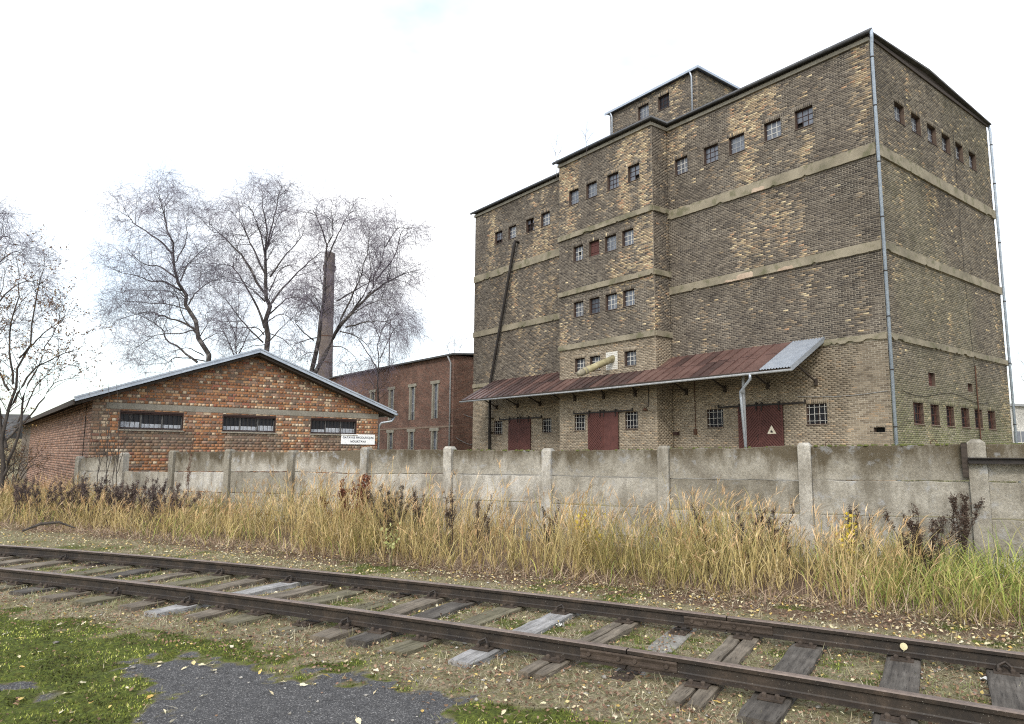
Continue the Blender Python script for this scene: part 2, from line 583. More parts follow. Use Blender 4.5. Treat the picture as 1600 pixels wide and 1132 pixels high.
def lay_bricks(parent, sets, loc, rz, label_kind, score=None, cap=300):
    """sets: list of (wall, B, cols, seed). The pieces that show largest become objects, the rest one mesh."""
    cr, sr = math.cos(rz), math.sin(rz)
    allsc = []
    for (w, B, c, sd) in sets:
        sm = (B[:, 0] + B[:, 1]) / 2; zm = (B[:, 2] + B[:, 3]) / 2
        x = w.o[0] + sm * w.dx; y = w.o[1] + sm * w.dy
        X = loc[0] + cr * x - sr * y; Y = loc[1] + sr * x + cr * y
        nx = w.dy * cr + w.dx * sr; ny = w.dy * sr - w.dx * cr          # outward normal in world
        dist = np.sqrt(X ** 2 + Y ** 2 + (zm - EYE) ** 2)
        facing = np.clip(-(X * nx + Y * ny) / dist, 0, 1)
        area = (B[:, 1] - B[:, 0]) * (B[:, 3] - B[:, 2]) * facing / dist ** 2
        area = area * ((zm > 2.1))
        if score is not None: area = area * score(w, sm, zm)
        allsc.append(area)
    cat_ = np.concatenate(allsc)
    thr = np.sort(cat_)[-cap] if len(cat_) > cap else -1
    Vs, Fs, Cs = [], [], []; nb = 0; cnt = 0
    me1 = unit_brick()
    for (w, B, c, sd), a in zip(sets, allsc):
        V, F, C, (s0, s1, z0, z1, pr) = brick_arrays(w, B, c, sd)
        sel = a >= thr
        for i in np.nonzero(sel)[0]:
            if cnt >= cap: sel[i] = False; continue
            cnt += 1
            o = bpy.data.objects.new('brick', me1)
            d0, d1 = pr[i], 0.03
            o.location = w.P((s0[i] + s1[i]) / 2, (d0 + d1) / 2, (z0[i] + z1[i]) / 2)
            o.rotation_euler = (0, 0, w.th)
            o.scale = (s1[i] - s0[i], d1 - d0, z1[i] - z0[i])
            o.color = (*[float(q) for q in c[i]], 1)
            link(o, parent)
        keep = np.nonzero(~sel)[0]
        V = V.reshape(-1, 8, 3)[keep].reshape(-1, 3); C = C.reshape(-1, 8, 3)[keep].reshape(-1, 3)
        n = len(keep); base = (np.arange(n) * 8)[:, None]
        F = np.concatenate([base + np.array(q) for q in ([0, 1, 2, 3], [0, 4, 5, 1], [1, 5, 6, 2], [2, 6, 7, 3], [3, 7, 4, 0])])
        Vs.append(V); Fs.append(F + nb); Cs.append(C); nb += len(V)
    o = obj('brick_courses', np_mesh('brick_courses', np.concatenate(Vs), np.concatenate(Fs), M['brick'], np.concatenate(Cs)), parent)
    tag(o, label_kind, kind='stuff')
    return o


def place(o, wall, s, z, d=0.0):
    o.location = wall.P(s, d, z); o.rotation_euler = (0, 0, wall.th)
    return o


# ------------------------------------------------------------------ windows and doors
def window(parent, wall, s0, s1, z0, z1, style='upper', bars=(2, 2), broken=(), frame='oxide_dark', munt=None, glass='glass', d=0.15, grille=None, shutter=False, sill=True, name='window', fw=0.045):
    w, h = s1 - s0, z1 - z0
    mb = MB()
    g = 0.004
    mb.box(g, fw, d, d + .06, g, h - g); mb.box(w - fw, w - g, d, d + .06, g, h - g)
    mb.box(fw, w - fw, d, d + .06, g, fw); mb.box(fw, w - fw, d, d + .06, h - fw, h - g)
    o = place(mb.build(name, M[frame], parent), wall, s0, z0)
    if shutter:
        mb = MB()
        n = 6
        for i in range(n):
            a = fw + (w - 2 * fw) * i / n; b = fw + (w - 2 * fw) * (i + 1) / n - .008
            mb.box(a, b, d + .008, d + .03, fw, h - fw)
        mb.box(fw, w - fw, d - .012, d + .008, h * .25, h * .25 + .07); mb.box(fw, w - fw, d - .012, d + .008, h * .72, h * .72 + .07)
        mb.build('shutter', M['oxide'], o)
        return o
    nx, nz = bars
    mb = MB()
    iw, ih = w - 2 * fw, h - 2 * fw
    mw = 0.016
    if nx or nz:
        for i in range(nx):
            x = fw + iw * (i + 1) / (nx + 1); mb.box(x - mw, x + mw, d + .012, d + .045, fw, h - fw)
        for k in range(nz):
            z = fw + ih * (k + 1) / (nz + 1); mb.box(fw, w - fw, d + .016, d + .041, z - mw, z + mw)
        mb.build('glazing_bar', M[munt or frame], o)
    mb = MB()
    for i in range(nx + 1):
        for k in range(nz + 1):
            if (i, k) in broken: continue
            a = fw + iw * i / (nx + 1); b = fw + iw * (i + 1) / (nx + 1); c = fw + ih * k / (nz + 1); e = fw + ih * (k + 1) / (nz + 1)
            t = random.uniform(-.004, .004); t2 = random.uniform(-.004, .004)
            y = d + .03
            mb.add([(a, y + t, c), (b, y + t2, c), (b, y - t, e), (a, y - t2, e)], [(0, 1, 2, 3)])
    if mb.v: mb.build('pane', M[glass], o)
    if grille:
        mb = MB(); n, k, gm = grille
        for i in range(n):
            x = w * (i + .5) / n; mb.tube([(x, .05, .02), (x, .05, h - .02)], .010, 5)
        for j in range(k):
            z = h * (j + .5) / k; mb.tube([(.01, .038, z), (w - .01, .038, z)], .010, 5)
        mb.build('grille', M[gm], o)
    if sill:
        mb = MB(); mb.prism([(-.03, -.05), (d + .02, -.02), (d + .02, .006), (-.03, -.025)], 'x', -.03, w + .03)
        mb.build('sill', M['galv'] if sill == 'galv' else M[frame], o)
    return o


def clip_poly(poly, x0, x1, z0, z1):
    for ax, lim, sgn in ((0, x0, 1), (0, x1, -1), (1, z0, 1), (1, z1, -1)):
        out = []
        for i in range(len(poly)):
            p, q = poly[i], poly[(i + 1) % len(poly)]
            pi, qi = (p[ax] - lim) * sgn >= 0, (q[ax] - lim) * sgn >= 0
            if pi: out.append(p)
            if pi != qi:
                t = (lim - p[ax]) / (q[ax] - p[ax]); out.append((p[0] + t * (q[0] - p[0]), p[1] + t * (q[1] - p[1])))
        poly = out
        if len(poly) < 3: return []
    return poly


def sliding_door(parent, wall, s0, s1, z0, z1, track, plain_right=False, label=None):
    """pair of boarded leaves hung on an iron track in front of the wall"""
    w, h = s1 - s0, z1 - z0
    mb = MB(); mb.box(track[0] - s0, track[1] - s0, -.13, -.10, h - .02, h + .06)
    for x in np.linspace(track[0] - s0 + .1, track[1] - s0 - .1, 5): mb.box(x - .03, x + .03, -.10, -.012, h - .0, h + .05)
    for x in (track[0] - s0, track[1] - s0 - .05): mb.box(x, x + .05, -.15, -.09, h - .02, h + .16)
    root = place(mb.build('sliding_door', M['blackiron'], parent), wall, s0, z0)
    if label: root['label'] = label
    for i in range(2):
        a, b = w * i / 2 + .008, w * (i + 1) / 2 - .008
        mb = MB()
        mb.box(a, b, -.060, -.045, .0, h, 1)                    # backing boards
        if i == 1 and plain_right: mb.box(a + .055, b - .055, -.085, -.060, .055, h - .055)
        else:
            sl = 1.0 if i == 0 else -1.0
            bw = 0.15
            for k in range(-40, 60):
                c0 = k * bw
                # band between lines z = sl*(x-a)+c0 and +bw-.012
                p = [(a - .2, sl * (-.2) + c0), (b + .2, sl * (b - a + .2) + c0), (b + .2, sl * (b - a + .2) + c0 + bw - .034), (a - .2, sl * (-.2) + c0 + bw - .034)]
                q = clip_poly(p, a + .06, b - .06, .06, h - .06)
                if q: mb.prism([(x, z) for x, z in q], 'y', -.092 - .006 * (k % 2), -.060)
        mb.box(a, a + .055, -.102, -.060, 0, h); mb.box(b - .055, b, -.102, -.060, 0, h)
        mb.box(a + .055, b - .055, -.1, -.060, h - .055, h); mb.box(a + .055, b - .055, -.1, -.060, 0, .055)
        leaf = mb.build('door_leaf', [M['oxide'], M['oxide_dark']], root)
    for i in range(2):
        for t in (.12, .88):
            x = w * (i + t) / 2
            mb = MB()
            mb.box(x - .025, x + .025, -.16, -.135, h - .25, h + .13)
            mb.tube([(x, -.14, h + .1), (x, -.085, h + .1)], .06, 10)
            mb.build('hanger', M['blackiron'], root)
    mb = MB(); mb.tube([(w / 2 - .09, -.11, h * .45), (w / 2 - .09, -.16, h * .45), (w / 2 - .09, -.16, h * .45 + .2), (w / 2 - .09, -.11, h * .45 + .2)], .012, 6)
    mb.build('handle', M['blackiron'], root)
    return root


# ================================================================== THE WAREHOUSE
WRZ = math.atan2(-UL[1], -UL[0])         # local x runs along the front towards the near corner, local y into the depth
wh = thing('brick_warehouse', 'tall sooty yellow-brown brick warehouse with flat roof and rusty loading canopy', 'warehouse', (CORNER[0], CORNER[1], 0), WRZ)
HT, LEN, DEP = 19.8, 29.6, 13.4
RX0, RX1, RP = -18.6, -11.1, 1.3
front_r = Wall(0, 0, 0.0, RX1, 0.0, 0, HT)
front_l = Wall(0, 0, 0.0, -LEN, RX0, 0, HT)
ris_f = Wall(0, -RP, 0.0, RX0, RX1, 0, HT)
ris_s = Wall(RX1, -RP, R(90), 0.0, RP, 0, HT)
side_r = Wall(0, 0, R(90), 0.0, DEP, 0, HT)
walls = [front_r, front_l, ris_f, ris_s, side_r]

RT = [(-10.6, -9.75), (-8.7, -7.8), (-7.15, -6.25), (-5.15, -4.25), (-3.55, -2.65)]
LT = [(-27.1, -26.2), (-25.5, -24.6), (-23.5, -22.65), (-21.9, -21.0)]
AA = [(-17.7, -16.85), (-16.2, -15.3), (-14.45, -13.55), (-12.85, -12.0)]
BB = [(-17.35, -16.5), (-16.0, -15.15), (-14.7, -13.8), (-13.35, -12.5)]
DD = [(-17.25, -16.4), (-16.0, -15.15), (-14.7, -13.8), (-13.3, -12.45)]
ST = [(2.1, 3.1), (3.8, 4.8), (5.5, 6.5), (7.15, 8.15), (8.8, 9.75), (10.5, 11.45)]
SB = [(2.0, 3.0), (3.7, 4.6), (5.35, 6.2), (7.0, 7.95), (8.6, 9.55), (10.25, 11.25)]
Z_TOP, Z_GR = (16.8, 17.7), (3.1, 4.0)
wins = []                                # (wall, s0, s1, z0, z1, options)
for i, (a, b) in enumerate(RT):
    wins.append((front_r, a, b, *Z_TOP, dict(munt='whitepaint' if i in (0, 3) else 'greypaint' if i == 2 else None, broken=((0, 0),) if i == 4 else (), bars=(2, 2))))
for i, (a, b) in enumerate(LT):
    wins.append((front_l, a, b, *Z_TOP, dict(munt='whitepaint' if i in (1, 3) else None, broken={0: ((1, 0), (2, 0), (0, 0)), 1: (), 2: ((0, 0), (0, 1), (1, 0), (1, 1), (1, 2), (2, 1)), 3: ()}[i])))
for i, (a, b) in enumerate(AA):
    wins.append((ris_f, a, b, *Z_TOP, dict(munt='greypaint' if i < 2 else None, bars=(1, 2) if i in (0, 3) else (2, 2), broken=((1, 0),) if i == 3 else ())))
for i, (a, b) in enumerate(BB):
    wins.append((ris_f, a, b, 13.2, 14.1, dict(shutter=(i == 1), munt='whitepaint' if i in (0, 3) else 'greypaint', broken=((1, 1),) if i == 0 else ())))
    wins.append((ris_f, a, b, 9.8, 10.7, dict(munt='whitepaint' if i != 1 else None, glass='glass' if i != 1 else 'glass_grey')))
for i, (a, b) in enumerate(DD):
    if i != 2: wins.append((ris_f, a, b, 6.5, 7.3, dict(munt='whitepaint', glass='glass_grey')))
gr = dict(glass='glass_dark', grille=(4, 3, 'whitepaint'), frame='oxide_dark', bars=(1, 0))
for a, b in ((-8.95, -8.0), (-3.65, -2.7)): wins.append((front_r, a, b, *Z_GR, dict(gr)))
for a, b in ((-26.95, -26.0), (-21.75, -20.85)): wins.append((front_l, a, b, *Z_GR, dict(gr)))
for a, b in ((-17.3, -16.4), (-13.3, -12.4)): wins.append((ris_f, a, b, *Z_GR, dict(gr)))
for i, (a, b) in enumerate(ST):
    wins.append((side_r, a, b, 16.6, 17.5, dict(d=.17, munt='greypaint', broken=((0, 0), (1, 0)) if i == 4 else (), glass='glass' if i in (0, 1, 2, 5) else 'glass_grey')))
for a, b in SB:
    wins.append((side_r, a, b, *Z_GR, dict(glass='glass_dark', grille=(3, 3, 'rust'), frame='oxide', bars=(1, 1))))
for w, a, b, c, d, k in wins:
    w.open.append((a, b, c, d)); w.sold.append((a - .1, b + .1, d, d + .2))
# bricked-up opening painted white, small hatches on the side
ris_f.solid.append((-14.7, -13.8, 6.4, 7.4))
side_r.open += [(3.7, 4.4, 4.8, 5.4), (8.05, 8.6, 4.8, 5.2)]
DOORS = [(front_r, -7.1, -4.75), (ris_f, -16.1, -13.75), (front_l, -25.2, -22.85)]
for w, a, b in DOORS: w.open.append((a + .05, b - .05, 1.2, 4.0))
front_r.open.append((-0.75, -0.3, 2.7, 2.9))
BANDS_MAIN = [(14.4, 14.9), (10.25, 10.65), (6.5, 6.75)]
BANDS_RIS = [(14.7, 15.0), (11.2, 11.5), (7.9, 8.2)]
for w in (front_r, front_l, side_r): w.solid += [(-99, 99, a, b) for a, b in BANDS_MAIN]
for w in (ris_f, ris_s): w.solid += [(-99, 99, a, b) for a, b in BANDS_RIS]

mb = MB()
for w in walls: w.mortar(mb)
# unseen faces: left end, back, left cheek of the projection
mb.add([(-LEN, 0, 0), (-LEN, DEP, 0), (-LEN, DEP, HT), (-LEN, 0, HT)], [(0, 1, 2, 3)])
mb.add([(-LEN, DEP, 0), (0, DEP, 0), (0, DEP, HT), (-LEN, DEP, HT)], [(0, 1, 2, 3)])
mb.add([(RX0, -RP, 0), (RX0, 0, 0), (RX0, 0, HT), (RX0, -RP, HT)], [(0, 1, 2, 3)])
wh_wall = obj('wall', None, wh) if False else None
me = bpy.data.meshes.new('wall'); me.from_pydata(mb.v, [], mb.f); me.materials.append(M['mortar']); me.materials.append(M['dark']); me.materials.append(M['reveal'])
me.polygons.foreach_set('material_index', mb.m); me.update()
wh_wall = obj('wall', me, wh)


def pick(n, pal, p, r):
    pal = np.array(pal); i = r.choice(len(pal), n, p=np.array(p) / np.sum(p))
    return pal[i]


def warehouse_colors(w, B, seed):
    r = np.random.default_rng(seed)
    n = len(B); s = (B[:, 0] + B[:, 1]) / 2; z = (B[:, 2] + B[:, 3]) / 2
    sc = 0 if w is side_r else 1
    sooty = pick(n, [(.098, .082, .069), (.122, .103, .086), (.150, .127, .103), (.178, .150, .120), (.074, .063, .056)], [3, 4, 3, 2, 1.5], r)
    clean = pick(n, [(.45, .35, .215), (.53, .435, .28), (.37, .275, .175), (.38, .235, .145), (.30, .23, .155)], [2.5, 1.6, 3, 1.2, 3], r)
    tan = pick(n, [(.27, .21, .145), (.31, .245, .17), (.235, .175, .12), (.205, .155, .11)], [3, 2, 3, 2], r)
    # rain-washed runs: tall narrow patches
    x = s + (40 if w is side_r else 0) + (7 if w in (ris_f, ris_s) else 0)
    q = 0.55 * fbm(x * 0.55, z * 0.16, 3) + 0.30 * fbm(x * 1.7, z * 0.5, 9) + 0.15 * r.random(n)
    spots = {id(front_r): [(-5.3, 19.0, .7, .5, .16), (-6.5, 18.3, .7, .6, .18), (-3.0, 15.8, .45, .9, .22), (-2.4, 18.0, .4, 1.2, .18), (-.6, 17.0, .35, 2.6, .16), (-9.3, 19.0, .6, .4, .16), (-6.6, 15.3, .5, .6, .16), (-.9, 9.3, .3, .8, .16), (-1.0, 7.6, .5, .6, .16), (-4.5, 13.5, .9, 1.2, .07), (-.7, 12.6, .3, 1.6, .12)],
             id(ris_f): [(-17.6, 15.6, .8, .7, .2), (-17.9, 18.6, .4, .8, .16), (-11.7, 16, .35, 3.0, .16), (-13.2, 18.8, .4, .4, .14), (-18.3, 9.5, .3, 3, .12), (-17.8, 12.3, .4, .8, .12)],
             id(front_l): [(-22.5, 15.3, 1.2, .7, .1), (-27.5, 14.0, .5, 2.5, .1), (-24.6, 12.5, .5, 2.5, .08), (-20.0, 8, .6, 1, .08)]}.get(id(w), [])
    for (a0, b0, ra, rb, amp) in spots: q = q + amp * np.exp(-((s - a0) / ra) ** 2 - ((z - b0) / rb) ** 2)
    amount = np.full(n, 0.0)
    if w is side_r:
        amount = 0.09 + 0.10 * sstep(1.0, .2, s) + 0.05 * sstep(12.2, 13.2, s) * (z < 8)
    elif w is front_r:
        amount = 0.02 + 0.24 * sstep(14.2, 15.8, z) + 0.12 * sstep(-1.7, -.5, s) * (z > 6.6)
    elif w is front_l:
        amount = 0.26 + 0.10 * sstep(13, 16, z)
    else:
        amount = 0.12 + 0.20 * sstep(14.4, 15.6, z) + 0.16 * sstep(-18.6, -17.6, -np.abs(s + 18.2) - 17.4) + 0.15 * (np.abs(s + 11.6) < .5)
    thr = 0.685 - 0.30 * amount
    pc = sstep(thr - 0.04, thr + 0.07, q) * 0.80 + 0.012
    c = np.where((r.random(n) < pc)[:, None], clean, sooty)
    # tan half-washed bricks
    pt = sstep(thr - 0.14, thr - 0.01, q) * 0.40
    c = np.where(((r.random(n) < pt) & (c[:, 0] < .2))[:, None], tan, c)
    # ground floor: kept cleaner below the canopy line
    low = (z < 6.5) if w in (front_r, front_l) else (z < 7.9) if w in (ris_f, ris_s) else (z < 0)
    if w in (front_r, front_l, ris_f, ris_s):
        g = pick(n, [(.275, .225, .165), (.315, .262, .195), (.235, .192, .142), (.20, .16, .118), (.35, .262, .175)], [4, 3, 3, 1.6, .7], r)
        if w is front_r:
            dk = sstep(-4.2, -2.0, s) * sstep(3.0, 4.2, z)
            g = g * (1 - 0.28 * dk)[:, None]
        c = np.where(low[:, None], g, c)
    if w is side_r:
        c = c * np.array([1.08, 1.08, 1.0])
        g = sstep(6.6, 2.2, z) * (0.55 + 0.6 * fbm(s * .6, z * .5, 31))
        g2 = 0.5 * sstep(.45, .7, fbm(s * .25, z * .22, 77))
        mossy = pick(n, [(.17, .175, .085), (.21, .205, .115), (.14, .14, .075), (.25, .23, .15)], [3, 3, 2, 1.5], r)
        t = np.clip(np.maximum(g, g2 * .45), 0, .85)[:, None]
        c = c * (1 - t) + mossy * t
    jit = r.normal(1.0, .09, (n, 1)) * (0.86 + 0.28 * fbm(s * .4, z * .4, 55))[:, None]
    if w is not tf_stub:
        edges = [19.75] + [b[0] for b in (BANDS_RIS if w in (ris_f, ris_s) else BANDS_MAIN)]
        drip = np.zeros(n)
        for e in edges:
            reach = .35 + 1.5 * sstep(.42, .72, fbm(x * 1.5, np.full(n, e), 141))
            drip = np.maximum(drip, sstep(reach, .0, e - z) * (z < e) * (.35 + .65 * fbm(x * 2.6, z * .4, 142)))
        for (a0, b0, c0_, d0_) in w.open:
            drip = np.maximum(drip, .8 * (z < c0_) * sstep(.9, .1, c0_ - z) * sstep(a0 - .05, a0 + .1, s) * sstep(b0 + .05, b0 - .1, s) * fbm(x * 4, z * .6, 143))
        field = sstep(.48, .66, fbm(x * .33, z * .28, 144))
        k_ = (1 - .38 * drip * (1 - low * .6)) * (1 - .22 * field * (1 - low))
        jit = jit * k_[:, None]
    return np.clip(c * jit, .02, .75)


tf_stub = None
sets = []
for i, w in enumerate(walls):
    B = w.bricks('stretcher', i)
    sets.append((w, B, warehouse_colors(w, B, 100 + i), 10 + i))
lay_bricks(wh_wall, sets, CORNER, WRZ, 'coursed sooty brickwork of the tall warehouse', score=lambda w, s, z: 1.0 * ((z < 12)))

# painted patch where a window has been bricked up
k = 0
for j in range(10):
    off = 0 if j % 2 else .13
    for i in range(5):
        a = max(-14.7, -14.7 + i * .26 - off); b = min(-13.8, -14.7 + (i + 1) * .26 - off)
        if b - a < .05: continue
        o = bpy.data.objects.new('painted_brick', unit_brick())
        o.location = ris_f.P((a + b) / 2, .01, 6.45 + j * .1); o.scale = (b - a - .012, .05, .088); o.color = (.62, .61, .57, 1)
        link(o, wh_wall)

for w, a, b, c, d, k in wins: window(wh, w, a, b, c, d, **k)
for (a, b, c, d) in side_r.open[-2:]:
    window(wh, side_r, a, b, c, d, shutter=True, frame='oxide', sill=False, name='hatch')
sliding_door(wh, front_r, -7.1, -4.75, 1.2, 4.05, (-8.2, -3.6), label='right-hand sliding door with a white triangular sign')
sliding_door(wh, ris_f, -16.1, -13.75, 1.2, 4.05, (-17.25, -12.65), plain_right=True, label='middle sliding door, its right leaf smooth')
sliding_door(wh, front_l, -25.2, -22.85, 1.2, 4.05, (-26.2, -21.7), label='left-hand sliding door beside the thin pipe')

# plaster bands, slightly ragged along their lower edge
def band(wall, s0, s1, z0, z1, seed, proud=.09):
    r = np.random.default_rng(seed)
    n = max(2, int((s1 - s0) / .12))
    xs = np.linspace(s0, s1, n)
    lo = z0 + .075 * sstep(.70, .73, fbm(xs * 1.9, xs * 0 + seed, seed)) + r.normal(0, .006, n)
    lo = np.minimum(lo, z1 - .1)
    hi = z1 + r.normal(0, .008, n) - .03 * sstep(.62, .8, fbm(xs * 1.1, xs * 0 + seed, seed + 5))
    mb = MB()
    vs = []
    for x, a, b in zip(xs, lo, hi):
        vs += [(x, -proud, a), (x, -proud, b), (x, .0, b + .03), (x, .0, a)]
    fs = []
    for i in range(n - 1):
        q = i * 4
        fs += [(q, q + 4, q + 5, q + 1), (q + 1, q + 5, q + 6, q + 2), (q + 3, q + 7, q + 4, q)]
    fs += [(0, 1, 2, 3), (4 * n - 1, 4 * n - 2, 4 * n - 3, 4 * n - 4)]
    # plaster backing keeps broken spots closed
    mb.add(vs, fs); mb.box(s0, s1, -.012, .0, z0, z1)
    o = mb.build('plaster_band', M['plaster'], wh)
    o.location = (wall.o[0], wall.o[1], 0); o.rotation_euler = (0, 0, wall.th)
    return o


sd = 200
for z0, z1 in BANDS_MAIN:
    for w, a, b in ((front_r, RX1, 0.03), (front_l, -LEN, RX0), (side_r, -0.03, DEP)):
        band(w, a, b, z0, z1, sd); sd += 1
for z0, z1 in BANDS_RIS:
    for w, a, b in ((ris_f, RX0 - .03, RX1 + .03), (ris_s, 0.0, RP)):
        band(w, a, b, z0, z1, sd, .11); sd += 1
bare = simple('bare_band_masonry', (.36, .27, .20), (.50, .40, .31), 3, .95)
for z0, z1, a, b in ((14.40, 14.60, -5.9, -5.2), (10.25, 10.56, -6.9, -6.0), (10.25, 10.36, -7.6, -6.9), (10.25, 10.40, -4.7, -3.9)):       # pale patches where the render fell off
    r_ = random.Random(int(a * 10)); n = 9
    lo = [(a + (b - a) * k / n, z0 + r_.uniform(-.01, .02)) for k in range(n + 1)]; hi = [(a + (b - a) * k / n, z1 + r_.uniform(-.07, .02) - (.06 if k in (0, n) else 0)) for k in range(n, -1, -1)]
    mb = MB(); mb.prism(lo + hi, 'y', -.098, -.02); mb.build('bare_patch', bare, wh)

# roof: low gable running along the length, felted; verge board on the near end
mb = MB()
ey, rid = -.18, 20.22
prof = [(ey, HT + .06), (5.8, rid), (DEP + .18, HT + .02), (DEP + .18, HT - .04), (5.8, rid - .1), (ey, HT + .0)]
mb.prism(prof, 'x', -LEN - .15, .2)
mb.prism([(RX0 - .15, HT + .0), (RX1 + .15, HT + .0), (RX1 + .15, HT + .07), (RX0 - .15, HT + .07)], 'y', -RP - .18, -.17)
mb.build('roof', M['felt'], wh)
mb = MB()                                 # gable end above the eaves: boarded verge
mb.prism([(0, HT - .01), (DEP, HT - .05), (5.8, rid - .11)], 'x', -.06, .0)
mb.prism([(-.1, HT - .16), (DEP + .1, HT - .16), (DEP + .1, HT - .002), (-.1, HT - .002)], 'x', .012, .07)
mb.build('verge_board', M['wood_dark'], wh)
mb = MB()                                 # cornice course under the eaves
mb.box(RX1 + .0, .06, -.10, -.012, HT - .3, HT - .12); mb.box(-LEN - .05, RX0, -.10, -.012, HT - .3, HT - .12)
mb.box(RX0 - .06, RX1 + .06, -RP - .10, -RP - .012, HT - .3, HT - .12); mb.box(RX1 + .012, RX1 + .07, -RP, -.1, HT - .3, HT - .12)
mb.build('eaves_course', M['concrete_trim'], wh)
g = .3
mb = MB()
mb.tube([(-LEN - .2, -g, HT), (RX0 - .25, -g, HT - .01)], .085, 8)
mb.tube([(RX0 - .25, -RP - g, HT), (RX1 + g - .05, -RP - g, HT), (RX1 + g - .02, -g, HT), (.3, -g, HT)], .085, 8)
mb.build('gutter', M['gutter'], wh, smooth=True)


def downpipe(parent, pts, r=.065, mat='galv_blue', clips=(), name='downpipe'):
    mb = MB(); mb.tube(pts, r, 10)
    o = mb.build(name, M[mat], parent, smooth=True)
    if len(clips):
        mb = MB()
        for p in clips: mb.tube([(p[0], p[1], p[2] - .025), (p[0], p[1], p[2] + .025)], r + .014, 10)
        mb.build('pipe_clip', M['blackiron'], o)
    return o


downpipe(wh, [(.28, -g, HT - .02), (.27, -g + .02, HT - .35), (.14, -.06, HT - .75), (.14, -.06, .25)], clips=[(.14, -.06, z) for z in (2.9, 5.2, 7.4, 9.3, 11.6, 14.0, 16.5, 18.7)])
mb = MB(); mb.tube([(.05, DEP + .1, HT + .02), (.05, DEP + .35, HT + .02)], .13, 10)
downpipe(wh, [(.05, DEP + .2, HT + .02), (.12, DEP + .14, HT - .5), (.12, DEP + .1, HT - .9), (.12, DEP + .1, .25)], clips=[(.12, DEP + .1, z) for z in (3.4, 6.6, 9.9, 13.1, 16.4, 18.6)])

# rod and cables on the near end
mb = MB(); mb.tube([(.06, 8.95, 1.5), (.06, 8.95, 6.1)], .03, 6); mb.build('rod', M['rust'], wh)
mb = MB(); mb.tube([(.03, 8.95, 6.1), (.03, 8.6, 10.3), (.03, 8.55, 18.0)], .009, 5)
pts = [(.03, 1.0 + t * 9.5, 4.45 - .16 * math.sin(t * 9)) for t in np.linspace(0, 1, 24)]
mb.tube(pts, .01, 5); mb.build('cable', M['blackiron'], wh)
mb = MB(); mb.tube([(-4.0 + 3.9 * t, -.03, 4.36 - .10 * math.sin(math.pi * t)) for t in np.linspace(0, 1, 12)], .01, 5); mb.build('cable', M['greypaint'], wh)

# roof turret ------------------------------------------------------
tx0, tx1, ty0, ty1, tz = -18.3, -11.2, 3.0, 9.4, 24.3
tf = Wall(0, ty0, 0.0, tx0, tx1, 19.9, tz); ts = Wall(tx1, ty0, R(90), 0, ty1 - ty0, 19.9, tz)
tf.open += [(-15.85, -14.95, 22.9, 23.8), (-14.2, -13.3, 22.9, 23.8)]
tf.sold += [(a - .1, b + .1, d, d + .2) for a, b, c, d in tf.open]
mb = MB(); tf.mortar(mb); ts.mortar(mb)
mb.add([(tx0, ty0, 19.9), (tx0, ty1, 19.9), (tx0, ty1, tz), (tx0, ty0, tz)], [(0, 1, 2, 3)])
mb.add([(tx0, ty1, 19.9), (tx1, ty1, 19.9), (tx1, ty1, tz), (tx0, ty1, tz)], [(0, 1, 2, 3)])
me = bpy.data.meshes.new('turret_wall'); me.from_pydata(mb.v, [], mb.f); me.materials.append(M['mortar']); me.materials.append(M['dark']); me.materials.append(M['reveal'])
me.polygons.foreach_set('material_index', mb.m); me.update()
tur = obj('turret_wall', me, wh)
sets = []
for i, w in enumerate((tf, ts)):
    B = w.bricks('stretcher', 40 + i)
    sets.append((w, B, warehouse_colors(front_l if i == 0 else side_r, np.stack([B[:, 0], B[:, 1], B[:, 2] - (6 if i == 0 else 8), B[:, 3] - (6 if i == 0 else 8)], 1), 300 + i), 60 + i))
lay_bricks(tur, sets, CORNER, WRZ, 'coursed brickwork of the roof turret', cap=0 + 1)
window(wh, tf, -15.85, -14.95, 22.9, 23.8, munt='greypaint'); window(wh, tf, -14.2, -13.3, 22.9, 23.8, glass='glass_dark', frame='oxide_dark')
mb = MB()
ym = (ty0 + ty1) / 2; o_ = .22
v = [(tx0 - o_, ty0 - o_, tz + .05), (tx1 + o_, ty0 - o_, tz + .05), (tx1 + o_, ty1 + o_, tz + .05), (tx0 - o_, ty1 + o_, tz + .05), ((tx0 + tx1) / 2 - .4, ym, tz + 2.35), ((tx0 + tx1) / 2 + .4, ym, tz + 2.35)]
mb.add(v, [(0, 1, 5, 4), (2, 3, 4, 5), (3, 0, 4), (1, 2, 5), (3, 2, 1, 0)])
mb.build('turret_roof', M['galv'], wh)
mb = MB(); mb.box(tx0 - .26, tx1 + .26, ty0 - .28, ty0 - .22, tz - .05, tz + .09); mb.box(tx1 + .22, tx1 + .28, ty0 - .22, ty1 + .26, tz - .05, tz + .09)
mb.build('turret_trim', M['galv'], wh)
downpipe(wh, [(tx1 - .35, ty0 - .25, tz), (tx1 - .35, ty0 - .08, tz - .3), (tx1 - .35, ty0 - .08, 20.1)], .055, 'galv')
downpipe(wh, [(tx0 + .25, ty0 - .25, tz), (tx0 + .25, ty0 - .08, tz - .3), (tx0 + .25, ty0 - .08, 20.1)], .055, 'galv')

# loading ramp and canopy -------------------------------------------
mb = MB(); mb.box(-27.2, -2.0, -3.2, -RP - .03, 0, 1.15); mb.box(RX1 + .03, -2.0, -RP - .03, -.02, 0, 1.148); mb.box(-27.2, RX0 - .03, -RP - .03, -.02, 0, 1.148)
mb.build('loading_ramp', M['concrete_ramp'], wh)
CX0, CX1, CW, CZ0, CZ1 = -27.0, -2.65, 2.7, 5.38, 6.86
slope = (CZ1 - CZ0) / CW


def cz(y): return CZ1 + slope * y        # y is negative outwards


